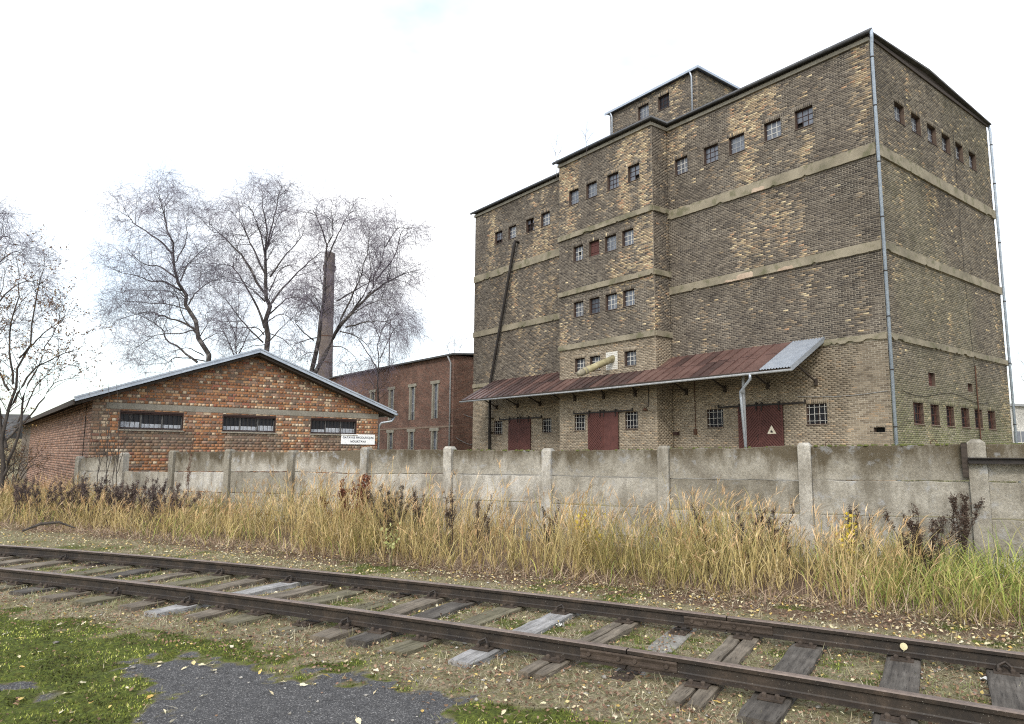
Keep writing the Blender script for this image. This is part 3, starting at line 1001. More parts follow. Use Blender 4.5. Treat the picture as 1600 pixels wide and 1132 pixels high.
mb = MB()
for x in np.arange(CX0 + .4, CX1, 2.35):
    yb = -RP if RX0 - .1 < x < RX1 + .1 else 0
    mb.bar((x, yb, cz(yb) - .14), (x, -CW + .06, cz(-CW + .06) - .12), .09, .13)
    mb.bar((x, yb - .02, 4.95), (x, -CW + .9, cz(-CW + .9) - .2), .06, .07)
    mb.box(x - .06, x + .06, yb - .14, yb - .012, 4.8, 5.1)
canopy = mb.build('canopy', M['wood_dark'], wh)
canopy['label'] = 'long rust-red sheet metal loading canopy on timber brackets'
mb = MB(); mb.box(CX0, CX1, -CW - .05, -CW + .02, CZ0 - .17, CZ0 - .048)
mb.add([(CX0, 0, CZ1 - .035), (CX1, 0, CZ1 - .035), (CX1, -CW, CZ0 - .035), (CX0, -CW, CZ0 - .035)], [(0, 1, 2, 3)])
mb.build('canopy_boarding', M['wood_dark'], canopy)
# red sheets with standing seams; the last metre at the near end is newer corrugated steel
GX = -4.15
xs = [CX0]
while xs[-1] < GX - .35: xs.append(min(GX, xs[-1] + random.uniform(.52, .62)))
xs[-1] = GX
for i in range(len(xs) - 1):
    a, b = xs[i], xs[i + 1]
    inris = RX0 - .05 < (a + b) / 2 < RX1 + .05
    ytop = -RP if inris else 0.0
    if RX0 - .4 < a < RX0 or RX1 < b < RX1 + .4: pass
    cuts = [-CW - .05, -CW * .48 + random.uniform(-.2, .2), ytop] if not inris else [-CW - .05, ytop]
    for j in range(len(cuts) - 1):
        y0, y1 = cuts[j], cuts[j + 1]
        mb = MB(); t = .006; dz = random.uniform(0, .006) + .004 * j
        mb.add([(a, y0, cz(y0) + dz), (b, y0, cz(y0) + dz), (b, y1, cz(y1) + dz), (a, y1, cz(y1) + dz), (a, y0, cz(y0) + dz - .02), (b, y0, cz(y0) + dz - .02), (b, y1, cz(y1) + dz - .02), (a, y1, cz(y1) + dz - .02)],
               [(0, 1, 2, 3), (4, 7, 6, 5), (0, 4, 5, 1), (1, 5, 6, 2), (2, 6, 7, 3), (3, 7, 4, 0)])
        mb.bar((b - .016, y0, cz(y0) + dz + .022), (b - .016, y1, cz(y1) + dz + .022), .026, .045)
        if j == 0 and len(cuts) > 2: mb.bar((a, y1, cz(y1) + dz + .008), (b, y1, cz(y1) + dz + .008), .05, .016)
        mb.build('roof_sheet', M['rustroof_dark'] if random.random() < (.62 if a < -13.5 else .22) else M['rustroof'], canopy)
mb = MB()                                 # corrugated steel
n = 44; vs = []; fs = []
for i in range(n + 1):
    x = GX + (CX1 - GX) * i / n; h = .022 * math.sin(i * 2 * math.pi / 4) + .03
    vs += [(x, -CW - .09, cz(-CW - .09) + h), (x, .0, cz(0) + h)]
for i in range(n): fs.append((2 * i, 2 * i + 2, 2 * i + 3, 2 * i + 1))
mb.add(vs, fs)
mb.bar((CX1 + .01, -CW - .09, cz(-CW - .09) - .04), (CX1 + .01, 0, cz(0) - .04), .03, .2)
mb.build('corrugated_sheet', M['galv'], canopy)
mb = MB(); mb.tube([(CX0 - .1, -CW - .13, CZ0 - .17), (-15, -CW - .13, CZ0 - .2), (CX1 + .05, -CW - .13, CZ0 - .15)], .05, 8)
mb.build('gutter', M['greypaint'], canopy, smooth=True)
px_ = -4.55
downpipe(canopy, [(px_, -CW - .12, CZ0 - .12), (px_, -CW - .12, CZ0 - .38), (px_ - .75, -CW + .25, CZ0 - .85), (px_ - .78, -CW + .3, CZ0 - 1.1), (px_ - .55, -CW + .3, .9)], .06, 'galv')
mb = MB(); mb.box(px_ - .76, px_ - .67, -CW + .38, -CW + .47, 1.15, cz(-CW + .42) - .04); mb.build('post', M['greypaint'], canopy)

# long thin flue leaning across the left bay, elbowed out of a window
mb = MB()
fl = [(-24.3, .02, 16.3), (-24.3, -.32, 16.35), (-24.38, -.34, 16.0), (-25.1, -.3, 13.6), (-25.9, -.28, 10.9), (-26.7, -.26, 8.2), (-27.1, -.25, 6.9), (-27.15, -.25, 5.0), (-27.15, -.25, .4)]
mb.tube(fl, [.10, .10, .12, .10, .10, .10, .10, .10, .10], 10)
mb.build('flue_pipe', M['blackiron'], wh, smooth=True)
mb = MB()
for z in (3.2, 4.2): mb.box(-27.35, -26.95, -.42, -.012, z, z + .05)
mb.build('pipe_bracket', M['blackiron'], wh)
# fat lagged pipe stub pushed out through the projection
mb = MB(); a = Vector((-14.15, -RP + .1, 7.05)); d = Vector((-.18, -2.55, -1.06)); 
mb.tube([a, a + d * .5, a + d * .86], .185, 14); 
fat = mb.build('lagged_pipe', simple('lagging', (.22, .19, .10), (.42, .38, .24), 3.0, .8), wh, smooth=True)
mb = MB(); mb.tube([a + d * .80, a + d * .83], .215, 14); mb.tube([a + d * .87, a + d * .93, a + d * 1.02], [.195, .195, .12], 14)
mb.build('pipe_end', simple('pipe_end_cloth', (.16, .14, .10), (.36, .33, .26), 9.0, .9), fat, smooth=True)

# lamps, conduit, hazard sign
def wall_lamp(wall, s, ztop, zl, d=.05):
    mb = MB(); mb.tube([wall.P(s, -d, ztop), wall.P(s, -d, zl + .25), wall.P(s, -d - .25, zl + .12)], .018, 6)
    o = mb.build('wall_lamp', M['blackiron'], wh)
    mb = MB(); mb.tube([wall.P(s, -d - .25, zl + .14), wall.P(s, -d - .27, zl + .05), wall.P(s, -d - .28, zl)], [.04, .13, .15], 10); mb.build('lamp_shade', M['rust'], o)


wall_lamp(ris_f, -11.6, 5.5, 4.0)
mb = MB(); mb.tube([front_r.P(-9.65, -.03, 5.6), front_r.P(-9.65, -.03, 3.0)], .02, 6); mb.box(-9.73, -9.57, -.11, -.013, 2.75, 3.05); mb.build('conduit', M['rust'], wh)
mb = MB(); mb.box(-10.95, -10.7, -.22, -.013, 2.75, 2.92); mb.build('switch_box', M['oxide_dark'], wh)
mb = MB()
sx, sz = -5.32, 2.72
mb.prism([(sx - .23, sz), (sx + .23, sz), (sx, sz + .40)], 'y', -.112, -.104)
sg = mb.build('hazard_sign', simple('sign_cream', (.62, .56, .42), (.72, .67, .55), 4, .6), wh)
sg['label'] = 'small cream triangular hazard sign on the door'
mb = MB()
fl_ = [(sx - .055, sz + .055), (sx + .055, sz + .055), (sx + .07, sz + .12), (sx + .035, sz + .10), (sx + .015, sz + .21), (sx - .015, sz + .13), (sx - .04, sz + .165), (sx - .07, sz + .10)]
mb.prism(fl_, 'y', -.116, -.1125)
mb.build('symbol', M['blackiron'], sg)

# two birch seedlings rooted on the parapet are separate plants, added with the trees

# ================================================================== LOW BRICK SHED
SRZ = math.atan2(VV[1], VV[0])           # local x along the gable front, local y away along the side
sh = thing('brick_shed', 'low orange brick shed with a wide gable and three barred windows', 'shed', (GCORNER[0], GCORNER[1], 0), SRZ)
SW, SL, SE, SR = 10.15, 31.0, 3.42, 5.28


def shed_top(zb):
    if zb <= SE: return [(0.0, SW)]
    t = (zb - SE) / (SR - SE)
    if t >= 1: return []
    return [(SW / 2 * t, SW - SW / 2 * t)]


gf = Wall(0, 0, 0.0, 0.0, SW, 0, 5.2, top=shed_top, course=.1)
gl = Wall(0, 0, R(-90), -SL, 0.0, 0, 3.4, course=.1)          # left flank; s runs back to the near corner
gr_ = Wall(SW, 0, R(90), 0.0, SL, 0, 3.4)
SWIN = [(.8, 2.75), (4.05, 5.95), (7.3, 9.2)]
gf.open += [(a, b, 2.45, 3.05) for a, b in SWIN]
gf.solid.append((.38, SW + .1, 3.1, 3.3))
mb = MB()
gl.mortar(mb); gr_.mortar(mb)
# gable face with openings: strips below eaves, triangle above
gfl = Wall(0, 0, 0.0, 0.0, SW, 0, SE); gfl.open = gf.open
gfl.mortar(mb)
mb.add([(0, 0, SE), (SW, 0, SE), (SW / 2, 0, SR)], [(0, 1, 2)])
mb.add([(0, SL, 0), (0, SL, SE), (SW / 2, SL, SR), (SW, SL, SE), (SW, SL, 0)], [(0, 1, 2, 3, 4)])
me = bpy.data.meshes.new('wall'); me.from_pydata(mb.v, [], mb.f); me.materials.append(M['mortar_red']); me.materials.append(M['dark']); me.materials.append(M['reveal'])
me.polygons.foreach_set('material_index', mb.m); me.update()
sh_wall = obj('wall', me, sh)


def shed_colors(w, B, seed):
    r = np.random.default_rng(seed); n = len(B)
    s = (B[:, 0] + B[:, 1]) / 2; z = (B[:, 2] + B[:, 3]) / 2
    if w is gf:
        c = pick(n, [(.29, .135, .068), (.34, .165, .082), (.25, .118, .064), (.28, .112, .072), (.215, .118, .08), (.38, .215, .115), (.17, .12, .09), (.33, .205, .145)], [4, 4, 3.4, 1.2, 2.2, 2.4, 1.6, 2], r)
        head = (B[:, 1] - B[:, 0]) < .16
        pale = pick(n, [(.55, .43, .30), (.50, .37, .25), (.44, .33, .23), (.58, .48, .36)], [2, 3, 3, 1.2], r)
        f = fbm(s * .5, z * .7, 21)
        pp = np.where(head, .12 + .30 * sstep(.42, .66, f), .03)
        c = np.where((r.random(n) < pp)[:, None], pale, c)
        grime = np.zeros(n)
        for a, b in SWIN:                                   # washed-out grey runs below the sills
            grime = np.maximum(grime, sstep(a - .1, a + .3, s) * sstep(b + .5, b + .1, s) * sstep(1.5, 2.1, z) * (z < 2.45))
        grime = np.maximum(grime, sstep(.55, .1, s) * .7)
        grime *= 0.5 + 0.7 * fbm(s * 2, z * 2.5, 40)
        gcol = pick(n, [(.17, .135, .10), (.20, .16, .125), (.14, .105, .085)], [2, 2, 2], r)
        t = np.clip(grime, 0, .85)[:, None]
        c = c * (1 - t) + gcol * t
    else:
        c = pick(n, [(.27, .165, .125), (.31, .195, .15), (.23, .14, .108), (.35, .23, .175), (.20, .13, .105), (.32, .18, .12)], [4, 4, 3, 2.4, 2, 1.4], r)
    jit = r.normal(1.0, .10, (n, 1)) * (0.85 + 0.3 * fbm(s * .5, z * .6, 5))[:, None]
    return np.clip(c * jit, .02, .75)


sets = []
for i, (w, bond) in enumerate(((gf, 'english'), (gl, 'stretcher'))):
    B = w.bricks(bond, 400 + i)
    if w is gl: B = B[B[:, 1] > -24]
    sets.append((w, B, shed_colors(w, B, 410 + i), 420 + i))
lay_bricks(sh_wall, sets, GCORNER, SRZ, 'coursed orange brickwork of the low shed')
mb = MB(); mb.box(.4, SW + .005, -.013, .02, 3.105, 3.295); mb.build('lintel_band', simple('lintel_concrete', (.17, .155, .125), (.27, .25, .215), 1.6, .93, fine=16), sh)
shed_frame = simple('weathered_frame', (.09, .085, .085), (.16, .155, .15), 6, .8)
curtain = simple('pale_stacked_sacks', (.34, .36, .40), (.52, .54, .58), 5.0, .9)
for a, b in SWIN:
    w_, h_ = b - a, .6
    mb = MB(); fw, d = .05, .10
    mb.box(.004, fw, d, d + .06, .004, h_ - .004); mb.box(w_ - fw, w_ - .004, d, d + .06, .004, h_ - .004)
    mb.box(fw, w_ - fw, d, d + .06, .004, fw); mb.box(fw, w_ - fw, d, d + .06, h_ - fw, h_ - .004)
    for k in (1, 2): mb.box(w_ * k / 3 - .022, w_ * k / 3 + .022, d, d + .05, fw, h_ - fw)
    o = place(mb.build('window', shed_frame, sh), gf, a, 2.45)
    for k in range(3):
        x0 = w_ * k / 3 + (.05 if k == 0 else .022); x1 = w_ * (k + 1) / 3 - (.05 if k == 2 else .022)
        mb = MB(); mb.add([(x0, d + .03, fw), (x1, d + .03, fw), (x1, d + .033, h_ - fw), (x0, d + .033, h_ - fw)], [(0, 1, 2, 3)])
        mb.build('pane', M['glass_dark'], o)
        mb = MB(); hh = random.uniform(.10, .2)                     # pale film over the foot of the pane
        mb.box(x0 + .01, x1 - .01, d + .024, d + .0285, fw + .005, fw + hh)
        mb.build('film', curtain, o)
    n = round(w_ / .15)
    for k in range(1, n):
        x = w_ * k / n
        mb = MB(); mb.tube([(x, .03, .03), (x, .03, h_ - .03)], .0095, 5, cap=False); mb.build('bar', M['blackiron'], o)
    mb = MB(); mb.box(.0, w_, .02, .045, .03, .06); mb.box(.0, w_, .02, .045, h_ - .1, h_ - .07); mb.box(.0, .03, .0, .06, .0, h_); mb.box(w_ - .03, w_, .0, .06, .0, h_); mb.box(.03, w_ - .03, .0, .06, h_ - .06, h_)
    mb.build('grille_frame', M['oxide_dark'], o)
    mb = MB(); mb.prism([(-.05, -.05), (.1, -.025), (.1, .0), (-.05, -.02)], 'x', -.04, w_ + .04); mb.build('sill', M['concrete_trim'], o)
# roof
ov, oe = .45, .55
rs = (SR - SE) / (SW / 2)
def rz_(x): return SR + .10 - rs * abs(x - SW / 2)
mb = MB()
for sgn in (-1, 1):
    xe = SW / 2 + sgn * (SW / 2 + oe)
    mb.add([(SW / 2, -ov, rz_(SW / 2)), (xe, -ov, rz_(xe)), (xe, SL + .3, rz_(xe)), (SW / 2, SL + .3, rz_(SW / 2)),
            (SW / 2, -ov, rz_(SW / 2) - .06), (xe, -ov, rz_(xe) - .06), (xe, SL + .3, rz_(xe) - .06), (SW / 2, SL + .3, rz_(SW / 2) - .06)],
           [(0, 1, 2, 3), (7, 6, 5, 4), (0, 4, 5, 1), (1, 5, 6, 2), (2, 6, 7, 3), (3, 7, 4, 0)])
mb.build('roof', M['felt'], sh)
for sgn in (-1, 1):                        # folded steel verge, two mouldings deep
    xe = SW / 2 + sgn * (SW / 2 + oe)
    mb = MB()
    mb.bar((SW / 2, -ov - .02, rz_(SW / 2) + .0), (xe, -ov - .02, rz_(xe) + .0), .04, .12)
    mb.bar((SW / 2, -ov + .03, rz_(SW / 2) + .075), (xe, -ov + .03, rz_(xe) + .075), .20, .05)
    mb.bar((SW / 2, -ov - .045, rz_(SW / 2) - .045), (xe, -ov - .045, rz_(xe) - .045), .012, .03)
    mb.build('verge_flashing', M['galv'], sh)
mb = MB()
for sgn in (-1, 1):
    xe = SW / 2 + sgn * (SW / 2 + oe); xw = SW / 2 + sgn * (SW / 2)
    mb.bar((SW / 2, -.2, rz_(SW / 2) - .12), (xe - sgn * .03, -.2, rz_(xe) - .12), .36, .08)
mb.build('soffit', M['wood_dark'], sh)
for y in np.arange(.4, SL, 1.1):
    mb = MB(); mb.bar((0.02, y, rz_(0) - .12), (-oe + .04, y, rz_(-oe + .04) - .12), .07, .1); mb.build('rafter_tail', M['wood_dark'], sh)
mb = MB(); mb.box(-oe - .03, -oe + .01, -ov, SL, rz_(-oe) - .16, rz_(-oe) + .01); mb.build('eaves_board', M['wood_dark'], sh)
mb = MB(); mb.tube([(SW + oe + .06, -ov, rz_(SW + oe) - .03), (SW + oe + .06, SL, rz_(SW + oe) - .08)], .06, 8); mb.tube([(SW + oe + .06, -.25, rz_(SW + oe) - .1), (SW + oe - .05, -.2, 3.02), (SW + .12, -.05, 2.95), (SW + .09, .1, 2.8), (SW + .09, .1, .3)], .045, 8)
mb.build('gutter', M['galv'], sh, smooth=True)
# name board
mb = MB(); mb.box(8.55, 10.0, -.045, -.02, 2.06, 2.46)
board = mb.build('name_board', simple('white_board', (.78, .79, .80), (.84, .85, .86), 3, .5, bs=.02), sh)
board['label'] = 'white board lettered in two dark lines beside the right window'


def lettering(txt, x, z, size, parent, mat, y=-.048, stretch=1.0):
    cu = bpy.data.curves.new('lettering', 'FONT'); cu.body = txt; cu.size = size; cu.align_x = 'CENTER'; cu.offset = .0035
    cu.space_character = 1.08
    t = bpy.data.objects.new('lettering_tmp', cu); col.objects.link(t)
    dg = bpy.context.evaluated_depsgraph_get(); dg.update()
    me = bpy.data.meshes.new_from_object(t.evaluated_get(dg)); bpy.data.objects.remove(t)
    me.materials.clear(); me.materials.append(mat)
    o = obj('lettering', me, parent); o.location = (x, y, z); o.rotation_euler = (R(90), 0, 0); o.scale = (stretch, 1, 1)
    return o


ink = simple('sign_ink', (.03, .03, .05), (.05, .05, .07), 3, .6)
lettering('GATAV\u0100S PRODUKCIJAS', 9.275, 2.29, .115, board, ink, stretch=.98)
lettering('NOLIKTAVA', 9.275, 2.135, .115, board, ink)
# small bird-nest tuft left out; thin cable down the left flank
mb = MB(); mb.tube([(-.02, 1.15, 3.3), (-.02, 1.2, .4)], .012, 5); mb.build('cable', M['blackiron'], sh)

# ================================================================== RED TWO-STOREY WING
rd_o = CORNER + UL * 35.3 + VV * 2.0
rd = thing('red_brick_building', 'two-storey red brick building with tall narrow concrete-framed windows', 'building', (rd_o[0], rd_o[1], 0), WRZ)
RL, RDp, RH = 34.0, 12.0, 9.75
rf = Wall(0, 0, 0.0, -RL, 0.0, 0, RH); rsd = Wall(0, 0, R(90), 0.0, RDp, 0, RH)
rw = []
for i in range(8):
    x1 = -2.3 - i * 3.87
    if x1 - 1.0 < -RL: break
    rw += [(x1 - 1.02, x1, 4.65, 7.6), (x1 - 1.02, x1, .9, 3.6)]
rf.open += rw
mb = MB(); rf.mortar(mb); rsd.mortar(mb)
mb.add([(-RL, 0, 0), (-RL, RDp, 0), (-RL, RDp, RH), (-RL, 0, RH)], [(0, 1, 2, 3)]); mb.add([(-RL, RDp, 0), (0, RDp, 0), (0, RDp, RH), (-RL, RDp, RH)], [(0, 1, 2, 3)])
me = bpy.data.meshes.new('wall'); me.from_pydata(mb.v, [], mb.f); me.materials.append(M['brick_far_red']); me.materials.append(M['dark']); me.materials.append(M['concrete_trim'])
me.polygons.foreach_set('material_index', mb.m); me.update(); obj('wall', me, rd)
for (a, b, c, d) in rw:
    w_, h_ = b - a, d - c
    mb = MB(); t = .12
    mb.box(.0, .24, -.05, .14, .0, h_); mb.box(w_ - .1, w_, -.05, .14, .0, h_); mb.box(-.2, w_ + .2, -.08, .12, h_, h_ + .26)
    o = place(mb.build('window', M['concrete_trim'], rd), rf, a, c)
    mb = MB()
    for k in range(1, 4): mb.box(.24, w_ - .1, .1, .13, h_ * k / 4 - .02, h_ * k / 4 + .02)
    mb.box(.24, .28, .1, .13, 0, h_); mb.box(w_ - .14, w_ - .1, .1, .13, 0, h_)
    mb.build('glazing_bar', M['greypaint'], o)
    for k in range(4):
        mb = MB(); tt = random.uniform(-.01, .01); z0_, z1_ = h_ * k / 4 + .02, h_ * (k + 1) / 4 - .02
        mb.add([(.28, .12 + tt, z0_), (w_ - .14, .12 - tt, z0_), (w_ - .14, .12 - tt, z1_), (.28, .12 + tt, z1_)], [(0, 1, 2, 3)])
        mb.build('pane', M['glass'] if random.random() < .6 else M['glass_grey'], o)
mb = MB(); mb.box(-RL, .0, -.05, -.004, 3.86, 4.02); mb.build('string_course', simple('weathered_brick_ledge', (.17, .12, .09), (.24, .18, .14), 1, .9), rd)
mb = MB()
mb.prism([(-.35, RH - .02), (RDp / 2, RH + .55), (RDp + .35, RH - .02), (RDp + .35, RH + .1), (RDp / 2, RH + .68), (-.35, RH + .12)], 'x', -RL - .3, .3)
mb.build('roof', M['felt'], rd)
downpipe(rd, [(-.5, -.3, RH - .05), (-.35, -.1, RH - .6), (-.35, -.1, .3)], .07, 'greypaint')
mb = MB(); mb.tube([(.02 + .03, 1.0 + t * 3, 4.9 - .25 * math.sin(math.pi * t)) for t in np.linspace(0, 1, 9)], .02, 5); mb.build('cable', M['greypaint'], rd); mb = MB(); mb.tube([(.05, .3 + t * 3.4, 3.0 - .55 * math.sin(math.pi * t)) for t in np.linspace(0, 1, 9)], .02, 5); mb.build('cable', M['greypaint'], rd)

# ================================================================== CHIMNEY
c0 = at(503, 700, 84.0)
ch = thing('factory_chimney', 'tall tapering brick factory chimney rising behind the birch trees', 'chimney', (c0[0], c0[1], 0))
mb = MB()
zt = at(509, 396, 84.0)[2]
mb.tube([(0, 0, 0), (0, 0, zt * .5), (0, 0, zt - 2.4)], [1.25, .84, .64], 20)
mb.build('shaft', M['brick_far_chimney'], ch, smooth=True)
mb = MB(); mb.tube([(0, 0, zt - 2.4), (0, 0, zt - 2.1), (0, 0, zt - 1.6), (0, 0, zt - 1.55), (0, 0, zt)], [.645, .78, .78, .66, .62], 20); mb.build('crown_collar', M['brick_far_chimney'], ch)
for zz in np.linspace(6, zt - 4, 6):
    mb = MB(); hz = (zt - 2.4); rr = (1.25 - .41 * zz / (zt * .5) if zz < zt * .5 else .84 - .2 * (zz - zt * .5) / (hz - zt * .5)) + .02
    mb.tube([(0, 0, zz), (0, 0, zz + .12)], rr, 20, cap=False); mb.build('iron_band', M['rust'], ch)

# slim mast behind the red building
p = at(604, 700, 78.0)
mb = MB(); zz = at(604, 500, 78)[2]; mb.tube([(0, 0, 0), (0, 0, zz)], [.11, .05], 6)
o = mb.build('mast', M['blackiron']); o.location = (p[0], p[1], 0); tag(o, 'slim dark mast standing behind the red brick roof', 'mast')

# ================================================================== FAR BUILDINGS AT THE EDGES
p = at(1577, 700, 62.0); q = at(1590, 571, 62.0)
fb = thing('pale_block', 'pale grey brick block glimpsed past the far corner of the warehouse', 'building', (p[0] - .6, p[1], 0), SRZ - R(20))
mb = MB(); zt_ = q[2]; mb.box(0, 1.35, 0, 3.0, 0, zt_); mb.build('stair_tower', M['brick_far_white'], fb)
mb = MB(); mb.box(-.15, 1.6, -.3, 3.2, zt_, zt_ + .2); mb.build('tower_roof', M['greypaint'], fb)
z2 = at(1595, 634, 62.0)[2]
mb = MB(); mb.box(1.352, 18, .3, 12, 0, z2); mb.build('wall', M['brick_far_white'], fb)
mb = MB(); mb.box(1.36, 18.3, .0, 12.2, z2, z2 + .22); mb.build('roof', M['greypaint'], fb)
for i in range(6):
    for zc in (3.0,):
        mb = MB(); x = 1.7 + i * 2.4
        mb.box(x, x + 1.9, .24, .297, zc, zc + 1.1); o = mb.build('window', M['whitepaint'], fb)
        for k in range(2):
            mb = MB(); mb.box(x + .08 + k * .92, x + .9 + k * .92, .225, .238, zc + .08, zc + 1.02); mb.build('pane', M['glass'], o)
mb = MB(); mb.box(1.36, 18, .2, .296, 2.55, 2.75); mb.build('ledge', M['galv'], fb)

p = at(3, 712, 85.0)
hs = thing('cream_house', 'small cream house with a dark roof at the far left edge', 'house', (p[0] - 7.6, p[1], 0), R(8))
mb = MB(); mb.box(0, 7.2, 0, 8, 0, 3.2); mb.build('wall', simple('cream_render', (.5, .40, .24), (.58, .48, .31), .6, .9), hs)
mb = MB(); mb.prism([(-.5, 3.0), (4, 6.0), (8.5, 3.0), (8.5, 3.2), (4, 6.3), (-.5, 3.2)], 'x', -.4, 7.6); mb.prism([(0, 3.2), (8, 3.2), (4, 5.9)], 'x', .05, 7.15); mb.build('roof', M['felt'], hs)
mb = MB(); mb.box(5.0, 6.0, -.05, -.003, 1.2, 2.4); mb.build('window', M['glass_grey'], hs)

# ================================================================== TRACK GEOMETRY
H_RT = 0.19                                # rail top above ground
GAU = 0.795                                # half distance between rail centre lines


def nc(t):
    q = np.asarray(t, float) / 1.53
    a, b = -8.0, 1.5
    qc = np.clip(q, a, b)
    v = 4.124 - .0785 * qc - .0143 * qc ** 2
    sl = -.0785 - .0286 * qc
    return 1.53 * (v + sl * (q - qc) * 1.0)


def tr(t, n, z=0.0):
    """track coordinates -> world; n measured from the track centre line"""
    c = nc(t); e = .05
    d = np.array([1.0, (nc(t + e) - nc(t - e)) / (2 * e)]); d /= np.hypot(*d)
    tt = t - d[1] * n; nn = c + d[0] * n
    p = TT * tt + TM * nn
    return (float(p[0]), float(p[1]), z)


def track_heading(t):
    a = np.array(tr(t + .05, 0)); b = np.array(tr(t - .05, 0)); d = a - b
    return math.atan2(d[1], d[0])


FP = np.array([[2.4 * ((-0.47113358 + i * 0.10160621) / .117795), 2.4 * ((1 - i * .0595991) / .117795)] for i in range(-2, 14)])
FD = (FP[5] - FP[4]) / np.hypot(*(FP[5] - FP[4])); FN = np.array([FD[1], -FD[0]])
if FN[1] > 0: FN = -FN
F0 = FP[2]


def fence_uv(x, y):
    dx, dy = x - F0[0], y - F0[1]
    return dx * FD[0] + dy * FD[1], dx * FN[0] + dy * FN[1]


# ================================================================== GROUND
ASPH = np.array([(-3.15, 6.25), (-2.5, 6.3), (-1.75, 5.95), (-1.0, 5.75), (-.45, 5.3), (-.35, 4.9), (-.1, 4.4), (-.1, 3.0), (-2.6, 2.5), (-2.45, 4.7), (-2.5, 5.3), (-2.85, 5.75)])


def inside(poly, x, y):
    """signed-ish distance: positive inside"""
    x = np.asarray(x, float); y = np.asarray(y, float)
    ins = np.zeros(x.shape, bool); dmin = np.full(x.shape, 1e9)
    n = len(poly)
    for i in range(n):
        x0, y0 = poly[i]; x1, y1 = poly[(i + 1) % n]
        c = ((y0 > y) != (y1 > y)) & (x < (x1 - x0) * (y - y0) / (y1 - y0 + 1e-12) + x0)
        ins ^= c
        t = np.clip(((x - x0) * (x1 - x0) + (y - y0) * (y1 - y0)) / ((x1 - x0) ** 2 + (y1 - y0) ** 2), 0, 1)
        dmin = np.minimum(dmin, np.hypot(x - x0 - t * (x1 - x0), y - y0 - t * (y1 - y0)))
    return np.where(ins, dmin, -dmin)


def track_n(x, y):
    t = x * TT[0] + y * TT[1]; n = x * TM[0] + y * TM[1]
    return t, (n - nc(t))


def ground_masks(x, y):
    t, n = track_n(x, y)
    a, d = fence_uv(x, y)
    f1 = fbm(x * 1.6, y * 1.6, 11); f2 = fbm(x * 5, y * 5, 12); f3 = fbm(x * .7, y * .7, 13)
    asp = sstep(-.20, .24, inside(ASPH, x, y) + (f2 - .5) * .8 + (f1 - .5) * .35 + (fbm(x * 17, y * 17, 14) - .5) * .45)
    asp = np.maximum(asp, sstep(.60, .70, f1 * .6 + f2 * .4) * sstep(-1.9, -2.6, n) * sstep(-2.9, -3.6, x) * (y < 5.6))
    asp = np.where(n < -3.4, np.maximum(asp, sstep(.2, -.4, y - 3.2 + (f1 - .5) * 2)), asp)
    moss = sstep(-1.55, -1.95, n + (f1 - .5) * 1.1) * sstep(.30, .46, f1 * .55 + f2 * .45)          # mossy strip in front of the track
    moss = np.maximum(moss, .85 * sstep(-1.6, -2.3, n + (f3 - .5) * 1.0) * sstep(1.5, -1.0, x - 0.0))
    moss = moss * (1 - asp)
    far = sstep(1.25, 1.75, n) * sstep(2.9, 2.3, n)                                                 # strip behind the far rail
    moss = np.maximum(moss, far * sstep(.48, .62, f1 * .6 + f2 * .4) * .75)
    mid = sstep(.85, .6, np.abs(n))
    moss = np.maximum(moss, mid * sstep(.47, .60, f1 * .5 + f2 * .5) * .75)
    lit = np.clip(sstep(4.9, 4.1, d) * sstep(-1, 0, d) * 1.0, 0, 1)                                   # litter at the foot of the tall grass
    return asp, moss, lit, n, d


def ground_h(x, y):
    asp, moss, lit, n, d = ground_masks(x, y)
    h = (fbm(x * 1.1, y * 1.1, 61) - .5) * .05 + (fbm(x * 6, y * 6, 62) - .5) * .03
    h = h + (fbm(x * 22, y * 22, 63, 3) - .5) * .022
    h = h - .035 * asp - .02 * sstep(-1.0, -2.5, n)
    h = h * (1 - .75 * asp)
    h = h + moss * ((fbm(x * 15, y * 15, 64, 3) - .42) * .05) * sstep(-1.2, -1.8, n)
    h = h + .03 * sstep(1.0, 2.2, n) * sstep(0, 1, d)
    h = h - .006 * sstep(2.2, 1.4, np.abs(n))
    near = sstep(60, 25, np.hypot(x, y))
    h = h - .035 * sstep(.95, .55, np.abs(np.abs(n) - GAU)) * .3
    return h * near


def axis(lo, hi, step, far, grow=1.35):
    m = list(np.arange(lo, hi + step / 2, step))
    s = step; a = [lo]
    while a[-1] > -far: s = min(s * grow, 120); a.append(a[-1] - s)
    s = step; b = [m[-1]]
    while b[-1] < far: s = min(s * grow, 120); b.append(b[-1] + s)
    return np.array(a[:0:-1] + m + b[1:])


gx = axis(-7.0, 5.0, .035, 900); gy = axis(4.3, 11.0, .035, 900)
GX_, GY_ = np.meshgrid(gx, gy)
gh = ground_h(GX_, GY_)
asp, moss, lit, gn, gd = ground_masks(GX_, GY_)
V = np.stack([GX_.ravel(), GY_.ravel(), gh.ravel()], 1)
nx_, ny_ = len(gx), len(gy)
idx = np.arange(nx_ * ny_).reshape(ny_, nx_)
F = np.stack([idx[:-1, :-1].ravel(), idx[:-1, 1:].ravel(), idx[1:, 1:].ravel(), idx[1:, :-1].ravel()], 1)
C = np.stack([asp.ravel(), moss.ravel(), lit.ravel()], 1)


